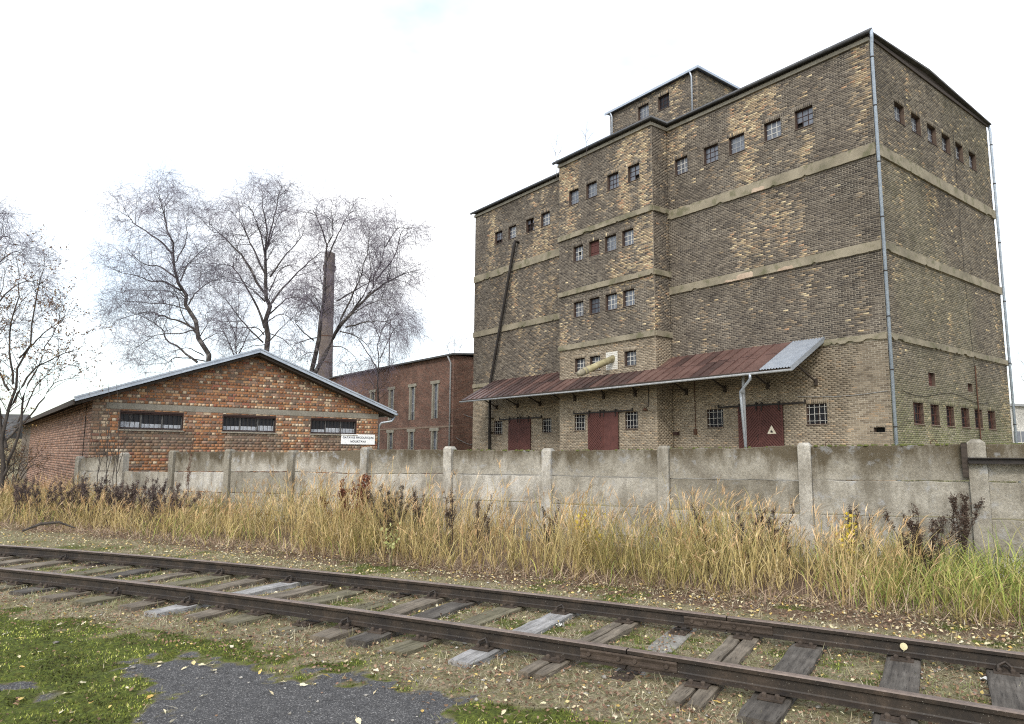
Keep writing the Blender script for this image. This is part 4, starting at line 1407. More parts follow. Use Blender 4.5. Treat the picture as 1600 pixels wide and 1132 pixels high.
def ground_mat():
    m, t, b = new_mat('ground_cover')
    an = t.nodes.new('ShaderNodeAttribute'); an.attribute_name = 'col'
    sp = t.nodes.new('ShaderNodeSeparateColor'); t.links.new(an.outputs['Color'], sp.inputs[0])
    g = t.nodes.new('ShaderNodeNewGeometry'); P = g.outputs['Position']
    n1 = tex_noise(t, P, 2.2, 6, .65); n2 = tex_noise(t, P, 38, 5, .7); n3 = tex_noise(t, P, 9, 5, .65); n4 = tex_noise(t, P, 140, 3, .7)
    # dry soil, dead grass and grit
    soil = ramp(t, n2.outputs['Fac'], [(.28, (.065, .05, .035)), (.44, (.18, .15, .108)), (.58, (.29, .255, .185)), (.75, (.42, .385, .30))]).outputs[0]
    tint = ramp(t, n1.outputs['Fac'], [(.3, (.78, .74, .62)), (.5, (1.0, 1.0, .86)), (.7, (1.12, 1.05, 1.0))]).outputs[0]
    soil = mix(t, 1.0, soil, tint, 'MULTIPLY')
    gm = ramp(t, n3.outputs['Fac'], [(.45, 0.0), (.62, .5)]).outputs[0]
    soil = mix(t, gm, soil, (.12, .13, .045))
    # moss
    mo = ramp(t, n2.outputs['Fac'], [(.25, (.022, .024, .010)), (.44, (.058, .072, .018)), (.60, (.11, .14, .028)), (.78, (.20, .21, .055))]).outputs[0]
    mo2 = ramp(t, n3.outputs['Fac'], [(.3, (.75, .60, .6)), (.5, (1, 1, 1)), (.7, (1.35, 1.15, .9))]).outputs[0]
    mo = mix(t, 1.0, mo, mo2, 'MULTIPLY')
    # asphalt with pale aggregate
    vo = t.nodes.new('ShaderNodeTexVoronoi'); vo.inputs['Scale'].default_value = 150; t.links.new(P, vo.inputs['Vector'])
    sc = t.nodes.new('ShaderNodeSeparateColor'); t.links.new(vo.outputs['Color'], sc.inputs[0])
    ag = ramp(t, sc.outputs[0], [(.0, (.055, .054, .055)), (.6, (.088, .086, .088)), (.88, (.135, .132, .13)), (1.0, (.32, .31, .30))]).outputs[0]
    ag2 = ramp(t, n3.outputs['Fac'], [(.3, .78), (.7, 1.18)]).outputs[0]
    ag = mix(t, 1.0, ag, ag2, 'MULTIPLY')
    # litter
    li = ramp(t, n2.outputs['Fac'], [(.3, (.05, .032, .022)), (.5, (.13, .088, .058)), (.7, (.25, .185, .125))]).outputs[0]
    brk = ramp(t, n3.outputs['Fac'], [(.35, -.22), (.65, .22)])
    def soft(ch, lo, hi):
        ad = t.nodes.new('ShaderNodeMath'); ad.operation = 'MULTIPLY_ADD'; t.links.new(n2.outputs['Fac'], ad.inputs[0]); ad.inputs[1].default_value = .9
        s2 = t.nodes.new('ShaderNodeMath'); s2.operation = 'SUBTRACT'; t.links.new(ch, s2.inputs[0]); s2.inputs[1].default_value = .45
        t.links.new(s2.outputs[0], ad.inputs[2])
        return ramp(t, ad.outputs[0], [(lo, 0.0), (hi, 1.0)]).outputs[0]
    c = mix(t, soft(sp.outputs[2], .42, .62), soil, li)
    c = mix(t, soft(sp.outputs[0], .36, .66), c, ag)
    c = mix(t, soft(sp.outputs[1], .40, .75), c, mo)
    n5 = ramp(t, n4.outputs['Fac'], [(.3, .72), (.7, 1.25)]).outputs[0]
    c = mix(t, 1.0, c, n5, 'MULTIPLY')
    t.links.new(c, b.inputs['Base Color']); b.inputs['Roughness'].default_value = .95; b.inputs['Specular IOR Level'].default_value = .15
    ad = t.nodes.new('ShaderNodeMath'); ad.operation = 'ADD'; t.links.new(n2.outputs['Fac'], ad.inputs[0]); t.links.new(n4.outputs['Fac'], ad.inputs[1])
    bump(t, b, ad.outputs[0], .8, .012)
    return m


ground = obj('ground', np_mesh('ground', V, F, ground_mat(), C, smooth=True))
tag(ground, 'mossy gritty ground with a worn patch of asphalt', kind='structure')


def zg(x, y): return float(ground_h(np.array([x]), np.array([y]))[0])


# ================================================================== RAILS, SLEEPERS
def rail_mat():
    m, t, b = new_mat('rusty_rail_steel')
    v = mapped(t, (1, 1, 1))
    n = tex_noise(t, v, 5, 6, .65); n2 = tex_noise(t, v, 60, 4, .7); n3 = tex_noise(t, v, 110, 2, .5)
    c = ramp(t, n.outputs['Fac'], [(.3, (.011, .008, .007)), (.5, (.024, .017, .012)), (.72, (.055, .038, .026))]).outputs[0]
    r2 = ramp(t, n2.outputs['Fac'], [(.3, .7), (.7, 1.25)]).outputs[0]
    c = mix(t, 1.0, c, r2, 'MULTIPLY')
    sp = ramp(t, n3.outputs['Fac'], [(.70, 0.0), (.75, .8)]).outputs[0]
    c = mix(t, sp, c, (.30, .29, .25))                                      # lichen flecks
    t.links.new(c, b.inputs['Base Color']); b.inputs['Roughness'].default_value = .62; b.inputs['Metallic'].default_value = .0
    b.inputs['Specular IOR Level'].default_value = .45
    bump(t, b, n2.outputs['Fac'], .35, .003)
    return m


def railhead_mat():
    return simple('worn_rail_head', (.115, .085, .070), (.20, .155, .13), 3.0, .48, spec=.5, bs=.15, bd=.002)


M['rail'] = rail_mat(); M['railhead'] = railhead_mat(); M['plate'] = simple('rusty_plate', (.035, .026, .02), (.085, .064, .05), 9, .85)
RB = .050
PROF = [(-.056, RB), (.056, RB), (.056, RB + .009), (.014, RB + .024), (.009, RB + .034), (.009, H_RT - .046), (.033, H_RT - .035), (.036, H_RT - .008), (.028, H_RT), (-.028, H_RT), (-.036, H_RT - .008), (-.033, H_RT - .035), (-.009, H_RT - .046), (-.009, RB + .034), (-.014, RB + .024), (-.056, RB + .009)]


def rail(name, side, t0, t1, label):
    ts = np.linspace(t0, t1, max(2, int(abs(t1 - t0) / .4)))
    V = []
    for t in ts:
        for (n, z) in PROF: V.append(tr(t, side * GAU + n, z))
    k = len(PROF); F = []; mi = []
    for i in range(len(ts) - 1):
        for j in range(k):
            F.append((i * k + j, (i + 1) * k + j, (i + 1) * k + (j + 1) % k, i * k + (j + 1) % k)); mi.append(1 if j in (7, 8, 9) else 0)
    mb = MB(); mb.v = [tuple(v) for v in V]; mb.f = F; mb.m = mi
    mb.f.append(tuple(range(k))[::-1]); mb.m.append(0); mb.f.append(tuple((len(ts) - 1) * k + j for j in range(k))); mb.m.append(0)
    o = mb.build('rail', [M['rail'], M['railhead']])
    tag(o, label, 'rail', 'rails of the siding')
    return o


def px_t(px, py, z):
    d = ((px - 800) / FPX) * _rt + (-(py - 566) / FPX) * _up + _f0
    k = (z - EYE) / d.z
    return d.x * k * TT[0] + d.y * k * TT[1]


TJN, TJF = px_t(978, 1022, H_RT), px_t(1126, 966, H_RT)
rails = [rail('rail', -1, -34, TJN - .006, 'near rail, long rusty length left of its bolted joint'),
         rail('rail', -1, TJN + .006, 7.5, 'near rail, length right of its bolted joint'),
         rail('rail', 1, -34, TJF - .006, 'far rail, long rusty length left of its bolted joint'),
         rail('rail', 1, TJF + .006, 9.5, 'far rail, length right of its bolted joint, pale leaf stuck to it')]
for side, tj, par in ((-1, TJN, rails[0]), (1, TJF, rails[2])):
    for s2 in (-1, 1):
        mb = MB(); n0 = side * GAU
        ts = np.linspace(tj - .41, tj + .41, 5)
        prof = [(.012, RB + .026), (.034, RB + .022), (.038, RB + .036), (.024, RB + .044), (.024, RB + .061), (.036, RB + .086), (.032, RB + .100), (.012, RB + .096)]
        vs = []; fs = []; k = len(prof)
        for t in ts:
            for n, z in prof: vs.append(tr(t, n0 + s2 * n, z))
        for i in range(len(ts) - 1):
            for j in range(k): fs.append((i * k + j, i * k + (j + 1) % k, (i + 1) * k + (j + 1) % k, (i + 1) * k + j))
        fs += [tuple(range(k)), tuple((len(ts) - 1) * k + j for j in range(k))[::-1]]
        mb.add(vs, fs); fpl = mb.build('fishplate', M['plate'], par)
        for q in (-.33, -.2, -.07, .07, .2, .33):
            if (side, q) in ((-1, -.2), (-1, .2), (1, .33)): continue
            mb = MB(); mb.tube([tr(tj + q, n0 + s2 * .02, RB + .061), tr(tj + q, n0 + s2 * .05, RB + .061)], .017, 6)
            mb.build('bolt', M['plate'], fpl)


def sleeper_mat(name, c1, c2, c3):
    m, t, b = new_mat(name)
    v = mapped(t, (1.2, 14, 14))
    oi = t.nodes.new('ShaderNodeObjectInfo')
    vm = t.nodes.new('ShaderNodeVectorMath'); vm.operation = 'ADD'; t.links.new(v, vm.inputs[0])
    cb = t.nodes.new('ShaderNodeCombineXYZ')
    mu = t.nodes.new('ShaderNodeMath'); mu.operation = 'MULTIPLY'; mu.inputs[1].default_value = 50; t.links.new(oi.outputs['Random'], mu.inputs[0])
    t.links.new(mu.outputs[0], cb.inputs[0]); t.links.new(mu.outputs[0], cb.inputs[1]); t.links.new(cb.outputs[0], vm.inputs[1])
    n = tex_noise(t, vm.outputs[0], 1.6, 6, .7); n2 = tex_noise(t, mapped(t, (2, 2, 2)), 2.2, 5, .6); n3 = tex_noise(t, vm.outputs[0], 5, 5, .7)
    c = ramp(t, n.outputs['Fac'], [(.3, c1), (.5, c2), (.72, c3)]).outputs[0]
    r2 = ramp(t, n2.outputs['Fac'], [(.3, .65), (.7, 1.2)]).outputs[0]
    c = mix(t, 1.0, c, r2, 'MULTIPLY')
    crack = ramp(t, n3.outputs['Fac'], [(.33, .22), (.42, 1.0)]).outputs[0]
    c = mix(t, 1.0, c, crack, 'MULTIPLY')
    t.links.new(c, b.inputs['Base Color']); b.inputs['Roughness'].default_value = .9; b.inputs['Specular IOR Level'].default_value = .25
    bump(t, b, n3.outputs['Fac'], .9, .012)
    return m


SLM = [sleeper_mat('sleeper_grey_brown', (.085, .07, .054), (.165, .138, .106), (.25, .215, .17)),
       sleeper_mat('sleeper_dark', (.045, .039, .034), (.095, .084, .072), (.155, .14, .122)),
       sleeper_mat('sleeper_silver', (.15, .145, .14), (.30, .29, .28), (.44, .43, .43)),
       sleeper_mat('sleeper_mossy', (.07, .063, .038), (.145, .13, .085), (.22, .195, .14))]
SL_T = [2.6, 1.95, 1.3, .66, -.03, -.79, -1.33, -1.94, -2.51, -3.21, -3.85, -4.42, -4.83, -5.35, -5.97, -6.53, -7.05, -7.6, -8.25]
while SL_T[-1] > -21.5: SL_T.append(SL_T[-1] - random.uniform(.54, .68))
KIND = {3: 1, 4: 1, 5: 1, 6: 0, 8: 0, 9: 2, 10: 3, 11: 1, 12: 0, 13: 3, 14: 3, 15: 0, 16: 2, 17: 0, 18: 3}
ORD = ['first', 'second', 'third', 'fourth', 'fifth', 'sixth', 'seventh', 'eighth', 'ninth', 'tenth', 'eleventh', 'twelfth', 'thirteenth', 'fourteenth', 'fifteenth', 'sixteenth', 'seventeenth', 'eighteenth', 'nineteenth', 'twentieth']
ADJ = ['brown grained', 'dark wet-looking', 'silvery bleached', 'olive mossy']
concrete_sl = simple('sleeper_concrete', (.16, .15, .13), (.27, .255, .23), 6.0, .93)
cnt = 0
for i, t in enumerate(SL_T):
    k = KIND.get(i, random.choice([0, 0, 1, 3, 3, 1, 2] if i > 18 else [0, 1, 3]))
    conc = (i == 7)
    L = 2.5 + random.uniform(-.05, .12); W = random.uniform(.225, .27); top = .039 + random.uniform(-.008, .0)
    if conc: L = 2.45; W = .25
    shift = -.02 + random.uniform(-.05, .05)
    pos = tr(t, shift, 0)
    rz = track_heading(t) + R(90) + R(random.uniform(-2.2, 2.2))
    split = i in (6, 8, 13, 22)
    mb = MB()
    nseg = 12; r_ = random.Random(i)
    def bump_box(y0, y1):
        vs = []; fs = []
        for s in range(nseg + 1):
            x = -L / 2 + L * s / nseg
            e = .012 if s in (0, nseg) else 0
            j = [r_.uniform(-.006, .006) for _ in range(4)]
            zz = top + r_.uniform(-.006, .003)
            vs += [(x, y0 + j[0] + e, -.10), (x, y0 + j[1] + e, zz - .008), (x, y0 + .012 + j[1] + e, zz), (x, y1 - .012 + j[2] - e, zz + r_.uniform(-.003, .003)), (x, y1 + j[2] - e, zz - .008), (x, y1 + j[3] - e, -.10)]
        for s in range(nseg):
            for q in range(5): fs.append((s * 6 + q, s * 6 + q + 1, (s + 1) * 6 + q + 1, (s + 1) * 6 + q))
        fs += [(0, 5, 4, 3, 2, 1), tuple(nseg * 6 + q for q in range(6))]
        mb.add(vs, fs)
    if split:
        bump_box(-W / 2, -.01); bump_box(.012, W / 2)
    else: bump_box(-W / 2, W / 2)
    o = mb.build('sleeper', concrete_sl if conc else SLM[k])
    o.location = (pos[0], pos[1], (-.045 if conc else -.035 if i % 9 == 4 and i > 8 else 0)); o.rotation_euler = (R(random.uniform(-.8, .8)), R(random.uniform(-.25, .25)), rz)
    if i < 3: lab = f'{ADJ[k]} sleeper beyond the right edge, {ORD[2 - i]} past the frame'
    elif conc: lab = 'pale concrete sleeper half buried beneath the rail joint'
    else:
        q = i - 3
        where = ORD[q] + ' sleeper from the right edge of the photo' if q < 20 else f'sleeper {["twenty-first", "twenty-second", "twenty-third", "twenty-fourth", "twenty-fifth", "twenty-sixth", "twenty-seventh", "twenty-eighth", "twenty-ninth", "thirtieth", "thirty-first", "thirty-second", "thirty-third", "thirty-fourth", "thirty-fifth", "thirty-sixth", "thirty-seventh", "thirty-eighth", "thirty-ninth", "fortieth"][min(19, q - 20)]} from the right edge'
        lab = f'{ADJ[k]} timber {where}'
    tag(o, lab, 'sleeper', 'sleepers under the siding')
    for s2 in (-1, 1):
        x = (GAU * s2 - shift)
        # plates follow the sleeper's own x axis; the axis points across the track
        mb = MB(); yy = random.uniform(-.01, .01)
        mb.box(x - .155, x + .155, -.085 + yy, .085 + yy, top - .002, top + .011)
        pl = mb.build('tie_plate', M['plate'], o)
        for bx in (-.115, .115):
            for by in (-.045, .045):
                mb = MB(); mb.tube([(x + bx, yy + by, top + .011), (x + bx, yy + by, top + .032), (x + bx, yy + by, top + .042)], [.019, .019, .012], 8)
                mb.build('spike', M['plate'], pl)
        if i in (3, 9, 12, 16, 18, 23, 27) :
            for a_ in (-.07, .07):
                mb = MB()
                mb.tube([(x + a_ * 1.3, -.04 + yy, top + .012), (x + a_ * 1.3, -.04 + yy, top + .05), (x + a_ * .7, .0 + yy, top + .075), (x + a_ * 1.2, .05 + yy, top + .05), (x + a_ * 1.4, .05 + yy, top + .015)], .014, 6)
                mb.build('rail_anchor', M['rail'], pl)

# ================================================================== CONCRETE FENCE
def fence_mat(name, stain):
    m, t, b = new_mat(name)
    g = t.nodes.new('ShaderNodeNewGeometry'); P = g.outputs['Position']
    tc = t.nodes.new('ShaderNodeTexCoord'); sp = t.nodes.new('ShaderNodeSeparateXYZ'); t.links.new(tc.outputs['Object'], sp.inputs[0])
    n1 = tex_noise(t, P, 1.3, 6, .65); n2 = tex_noise(t, P, 26, 5, .7); n3 = tex_noise(t, P, 90, 3, .7); n4 = tex_noise(t, P, 4.5, 6, .7)
    c = ramp(t, n1.outputs['Fac'], [(.30, (.22, .20, .17)), (.5, (.37, .35, .31)), (.68, (.50, .48, .44))]).outputs[0]
    r2 = ramp(t, n2.outputs['Fac'], [(.3, .72), (.7, 1.2)]).outputs[0]; c = mix(t, 1.0, c, r2, 'MULTIPLY')
    mp = t.nodes.new('ShaderNodeMapping'); mp.inputs['Scale'].default_value = (2.6, 2.6, .9); t.links.new(P, mp.inputs['Vector'])
    st = tex_noise(t, mp.outputs[0], 1.0, 6, .7)
    if stain:
        mr = t.nodes.new('ShaderNodeMapRange'); mr.inputs[1].default_value = .04; mr.inputs[2].default_value = .50; mr.inputs[3].default_value = -.17; mr.inputs[4].default_value = .17
        t.links.new(sp.outputs[2], mr.inputs[0])
        ad = t.nodes.new('ShaderNodeMath'); ad.operation = 'ADD'; t.links.new(mr.outputs[0], ad.inputs[0]); t.links.new(st.outputs['Fac'], ad.inputs[1])
        f = ramp(t, ad.outputs[0], [(.40, 0.0), (.64, .92)]).outputs[0]
        c = mix(t, f, c, (.105, .085, .055))
    else:
        f = ramp(t, st.outputs['Fac'], [(.47, 0.0), (.64, .7)]).outputs[0]
        c = mix(t, f, c, (.145, .13, .105))
    bl = ramp(t, n4.outputs['Fac'], [(.56, 0.0), (.66, .5)]).outputs[0]
    c = mix(t, bl, c, (.40, .42, .46))
    oi = t.nodes.new('ShaderNodeObjectInfo'); pv = ramp(t, oi.outputs['Random'], [(0.0, (.62, .60, .55)), (.5, (.9, .89, .86)), (1.0, (1.12, 1.12, 1.12))]).outputs[0]
    c = mix(t, 1.0, c, pv, 'MULTIPLY')
    sk = ramp(t, n3.outputs['Fac'], [(.64, 0.0), (.70, .75)]).outputs[0]
    c = mix(t, sk, c, (.55, .53, .48))
    dk = ramp(t, n3.outputs['Fac'], [(.30, .75), (.39, 0.0)]).outputs[0]
    c = mix(t, dk, c, (.07, .06, .05))
    t.links.new(c, b.inputs['Base Color']); b.inputs['Roughness'].default_value = .95; b.inputs['Specular IOR Level'].default_value = .2
    ad2 = t.nodes.new('ShaderNodeMath'); ad2.operation = 'ADD'; t.links.new(n2.outputs['Fac'], ad2.inputs[0]); t.links.new(n3.outputs['Fac'], ad2.inputs[1])
    bump(t, b, ad2.outputs[0], .8, .012)
    return m


M['fence'] = fence_mat('fence_concrete', False); M['fence_stained'] = fence_mat('fence_concrete_stained', True)
M['moss'] = simple('moss', (.045, .055, .014), (.12, .13, .035), 14, .95)
FANG = math.atan2(FD[1], FD[0])
fence = thing('concrete_fence', 'weathered precast concrete panel fence between grooved posts', 'fence', (F0[0], F0[1], 0), FANG)
PT = {-2: 1.56, -1: 1.69, 0: 1.76, 1: 1.80, 2: 1.775, 3: 1.86, 4: 1.875, 5: 1.84, 6: 1.89, 7: 1.94, 8: 1.985, 9: 2.0, 10: 2.02, 11: 2.03, 12: 2.03}
J1 = {-2: 1.08, -1: 1.13, 0: 1.16, 1: 1.19, 2: 1.235, 3: 1.235, 4: 1.28, 5: 1.30, 6: 1.29, 7: 1.315, 8: 1.36, 9: 1.37, 10: 1.38, 11: 1.38, 12: 1.38}
for i in range(-2, 13):
    x = i * 2.4; w = .10 if i != 8 else .115; tp = PT[i]
    mb = MB()
    lean = random.uniform(-.012, .012)
    n = 5; vs = []
    for k in range(n + 1):
        z = -.3 + (tp - .05 + .3) * k / n
        o_ = lean * k / n
        for (a, b) in ((-w, -.13), (w, -.13), (w, .07), (-w, .07)): vs.append((x + a + o_ + random.uniform(-.004, .004), b + random.uniform(-.004, .004), z))
    c_ = .03 if i != 8 else .06
    for (a, b) in ((-w + c_, -.13 + c_), (w - c_, -.13 + c_), (w - c_, .07 - c_), (-w + c_, .07 - c_)): vs.append((x + a + lean, b, tp))
    fs = []
    for k in range(n + 1):
        for j in range(4): fs.append((k * 4 + j, k * 4 + (j + 1) % 4, (k + 1) * 4 + (j + 1) % 4, (k + 1) * 4 + j))
    fs += [(3, 2, 1, 0), tuple((n + 1) * 4 + j for j in range(4))]
    mb.add(vs, fs); po = mb.build('post', M['fence'], fence)
    mb = MB(); vs = []; fs = []
    for k in range(9): pass
    if i < 12:
        x0, x1 = x + w + .006, x + 2.4 - .10 - .006
        ja, jb = J1[i], J1[i + 1]
        ph = .54
        for j in range(4):
            if i == -1 and j == 0: continue
            h0 = ja + ph * (1 - j) + (random.uniform(-.01, .01)); h1 = jb + ph * (1 - j) + random.uniform(-.01, .01)
            if j == 0: h0 = PT[i] - .06 + random.uniform(-.02, .015); h1 = PT[i + 1] - .06 + random.uniform(-.02, .015)
            l0 = (ja - ph * j) + .018; l1 = (jb - ph * j) + .018
            if j == 3: l0 = l1 = -.3
            # local origin at the panel's lower left so stains follow the panel
            n = 16; vs = []; y0 = random.uniform(-.008, .008); oz = (l0 + l1) / 2
            rr = random.Random(i * 10 + j)
            for k in range(n + 1):
                u = k / n; xx = x0 + (x1 - x0) * u
                za = l0 + (l1 - l0) * u + rr.uniform(-.006, .006); zb = h0 + (h1 - h0) * u + rr.uniform(-.012, .006)
                if j == 0 and i in (5, 6) and .3 < u < .95 and i == 6: zb += .02 * math.sin(u * 9)
                vs += [(xx - x0, -.055 + y0, za - oz), (xx - x0, -.055 + y0, zb - oz - .012), (xx - x0, -.043 + y0, zb - oz), (xx - x0, .02 + y0, zb - oz), (xx - x0, .02 + y0, za - oz)]
            fs = []
            for k in range(n):
                for q in range(4): fs.append((k * 5 + q, (k + 1) * 5 + q, (k + 1) * 5 + q + 1, k * 5 + q + 1))
                fs.append((k * 5 + 4, (k + 1) * 5 + 4, (k + 1) * 5, k * 5))
            fs += [(0, 1, 2, 3, 4), tuple(n * 5 + q for q in (4, 3, 2, 1, 0))]
            mb = MB(); mb.add(vs, fs); p_ = mb.build('panel', M['fence_stained'] if j == 0 else M['fence'], fence); p_.location = (x0, 0, oz)
            if j == 0 and i >= 4:                                     # moss cushions along the coping
                mb = MB(); rm = random.Random(900 + i)
                for _ in range(60 if i > 6 else 26):
                    u = rm.random(); xx = (x1 - x0) * u; zz = h0 + (h1 - h0) * u - oz
                    r1 = rm.uniform(.012, .04); yy = rm.uniform(-.045, .015)
                    mb.tube([(xx, yy, zz - .012), (xx, yy, zz + r1 * .25), (xx, yy, zz + r1 * .5)], [r1, r1 * .8, r1 * .25], 6)
                mo_ = mb.build('moss', M['moss'], p_); mo_['kind'] = 'stuff'
            if j == 0 and i in (7,):
                for u in (.12, .80):
                    xx = (x1 - x0) * u; zz = h0 + (h1 - h0) * u - oz - .02
                    mb = MB(); mb.tube([(xx - .05, -.02, zz), (xx - .04, -.02, zz + .07), (xx, -.02, zz + .10), (xx + .04, -.02, zz + .07), (xx + .05, -.02, zz)], .006, 5); mb.build('lifting_loop', M['rust'], p_)
# steel beam bolted across the last bays
bm = thing('steel_beam', 'dark rusty steel beam fixed across the fence at the right edge', 'beam', (F0[0] + FD[0] * 19.2, F0[1] + FD[1] * 19.2, 0), FANG)
mb = MB(); mb.box(-.12, 6.0, -.24, -.135, 1.70, 1.715); mb.box(-.12, 6.0, -.24, -.135, 1.625, 1.64); mb.box(-.12, 6.0, -.195, -.18, 1.64, 1.70); mb.build('flange', M['blackiron'], bm)
mb = MB(); mb.box(-.20, -.125, -.16, -.07, 1.42, 1.93); mb.build('bracket', M['wood_dark'], bm)

# ================================================================== TREES
def batch_tubes(P, Rr, ns=3):
    """P (N,K,3) polylines, Rr (N,K) radii -> verts, quads"""
    N, K, _ = P.shape
    T = np.gradient(P, axis=1); T /= np.linalg.norm(T, axis=2, keepdims=True) + 1e-9
    ref = np.where(np.abs(T[:, :, 2:3]) > .9, np.array([1., 0, 0]), np.array([0., 0, 1.]))
    S = np.cross(T, ref); S /= np.linalg.norm(S, axis=2, keepdims=True) + 1e-9
    U = np.cross(S, T)
    a = 2 * np.pi * np.arange(ns) / ns
    V = P[:, :, None, :] + Rr[:, :, None, None] * (np.cos(a)[None, None, :, None] * S[:, :, None, :] + np.sin(a)[None, None, :, None] * U[:, :, None, :])
    idx = np.arange(N * K * ns).reshape(N, K, ns)
    i0 = idx[:, :-1, :]; i1 = idx[:, 1:, :]
    F = np.stack([i0, np.roll(i0, -1, 2), np.roll(i1, -1, 2), i1], -1).reshape(-1, 4)
    return V.reshape(-1, 3), F


def smooth_path(pts, n):
    pts = np.asarray(pts, float)
    if len(pts) == 2: return pts[0] + (pts[1] - pts[0]) * np.linspace(0, 1, n)[:, None]
    q = np.vstack([2 * pts[0] - pts[1], pts, 2 * pts[-1] - pts[-2]])
    m = len(pts) - 1
    out = []
    for u in np.linspace(0, m, n):
        i = min(int(u), m - 1); t = u - i
        p0, p1, p2, p3 = q[i], q[i + 1], q[i + 2], q[i + 3]
        out.append(.5 * ((2 * p1) + (-p0 + p2) * t + (2 * p0 - 5 * p1 + 4 * p2 - p3) * t * t + (-p0 + 3 * p1 - 3 * p2 + p3) * t ** 3))
    return np.array(out)


def sprout(P, Rr, count, lmin, lmax, u0, out, up, droop, wander, K, rg, rscale=.5, rmin=.004, taper=.35):
    """children of the polylines P (N,K0,3); lengths in metres"""
    N, K0, _ = P.shape
    L = np.linalg.norm(np.diff(P, axis=1), axis=2).sum(1)
    n = np.maximum(1, np.round(count * L).astype(int)) if count > 0 else np.full(N, int(-count))
    pi = np.repeat(np.arange(N), n); M_ = len(pi)
    u = rg.uniform(u0, 1, M_) ** .85
    f = u * (K0 - 1); i0 = np.minimum(f.astype(int), K0 - 2); w = (f - i0)[:, None]
    B = P[pi, i0] * (1 - w) + P[pi, i0 + 1] * w
    br = Rr[pi, i0] * (1 - w[:, 0]) + Rr[pi, i0 + 1] * w[:, 0]
    T = P[pi, i0 + 1] - P[pi, i0]; T /= np.linalg.norm(T, axis=1, keepdims=True) + 1e-9
    rnd = rg.normal(size=(M_, 3)); rnd -= (rnd * T).sum(1, keepdims=True) * T; rnd /= np.linalg.norm(rnd, axis=1, keepdims=True) + 1e-9
    D = T * (1 - out) + rnd * out + np.array([0, 0, up]); D /= np.linalg.norm(D, axis=1, keepdims=True)
    Ln = rg.uniform(lmin, lmax, M_) * (1.15 - .55 * u)
    C = np.zeros((M_, K, 3)); C[:, 0] = B
    step = (Ln / (K - 1))[:, None]
    d = D
    for k in range(1, K):
        C[:, k] = C[:, k - 1] + d * step
        d = d + np.array([0, 0, -droop]) * (.5 + k / K) * rg.uniform(.6, 1.4, (M_, 1)) + rg.normal(size=(M_, 3)) * wander
        d /= np.linalg.norm(d, axis=1, keepdims=True)
    r0 = np.maximum(rmin, np.minimum(br * rscale, Ln * .009))
    RR = r0[:, None] * (1 - (1 - taper) * np.linspace(0, 1, K))[None, :]
    return C, RR


def bark_mat(name, c1, c2, c3, pale=None):
    m, t, b = new_mat(name)
    g = t.nodes.new('ShaderNodeNewGeometry'); mp = t.nodes.new('ShaderNodeMapping'); mp.inputs['Scale'].default_value = (3, 3, 1.2); t.links.new(g.outputs['Position'], mp.inputs['Vector'])
    n = tex_noise(t, mp.outputs[0], 1.6, 6, .7)
    c = ramp(t, n.outputs['Fac'], [(.3, c1), (.52, c2), (.7, c3)]).outputs[0]
    if pale:
        n2 = tex_noise(t, g.outputs['Position'], 2.2, 5, .75)
        c = mix(t, ramp(t, n2.outputs['Fac'], [(.53, 0.0), (.63, .7)]).outputs[0], c, pale)
    t.links.new(c, b.inputs['Base Color']); b.inputs['Roughness'].default_value = .95; b.inputs['Specular IOR Level'].default_value = .15
    bump(t, b, n.outputs['Fac'], .7, .03)
    return m


M['birch_bark'] = bark_mat('birch_bark', (.022, .019, .018), (.055, .048, .045), (.10, .09, .085), (.24, .225, .21))
M['twig'] = simple('birch_twig', (.15, .13, .165), (.23, .20, .25), .8, .9, bs=0)
M['twig_dark'] = simple('dark_twig', (.045, .036, .032), (.085, .07, .062), .8, .9, bs=0)
M['bark_grey'] = bark_mat('grey_bark', (.03, .026, .024), (.065, .056, .05), (.11, .098, .09))


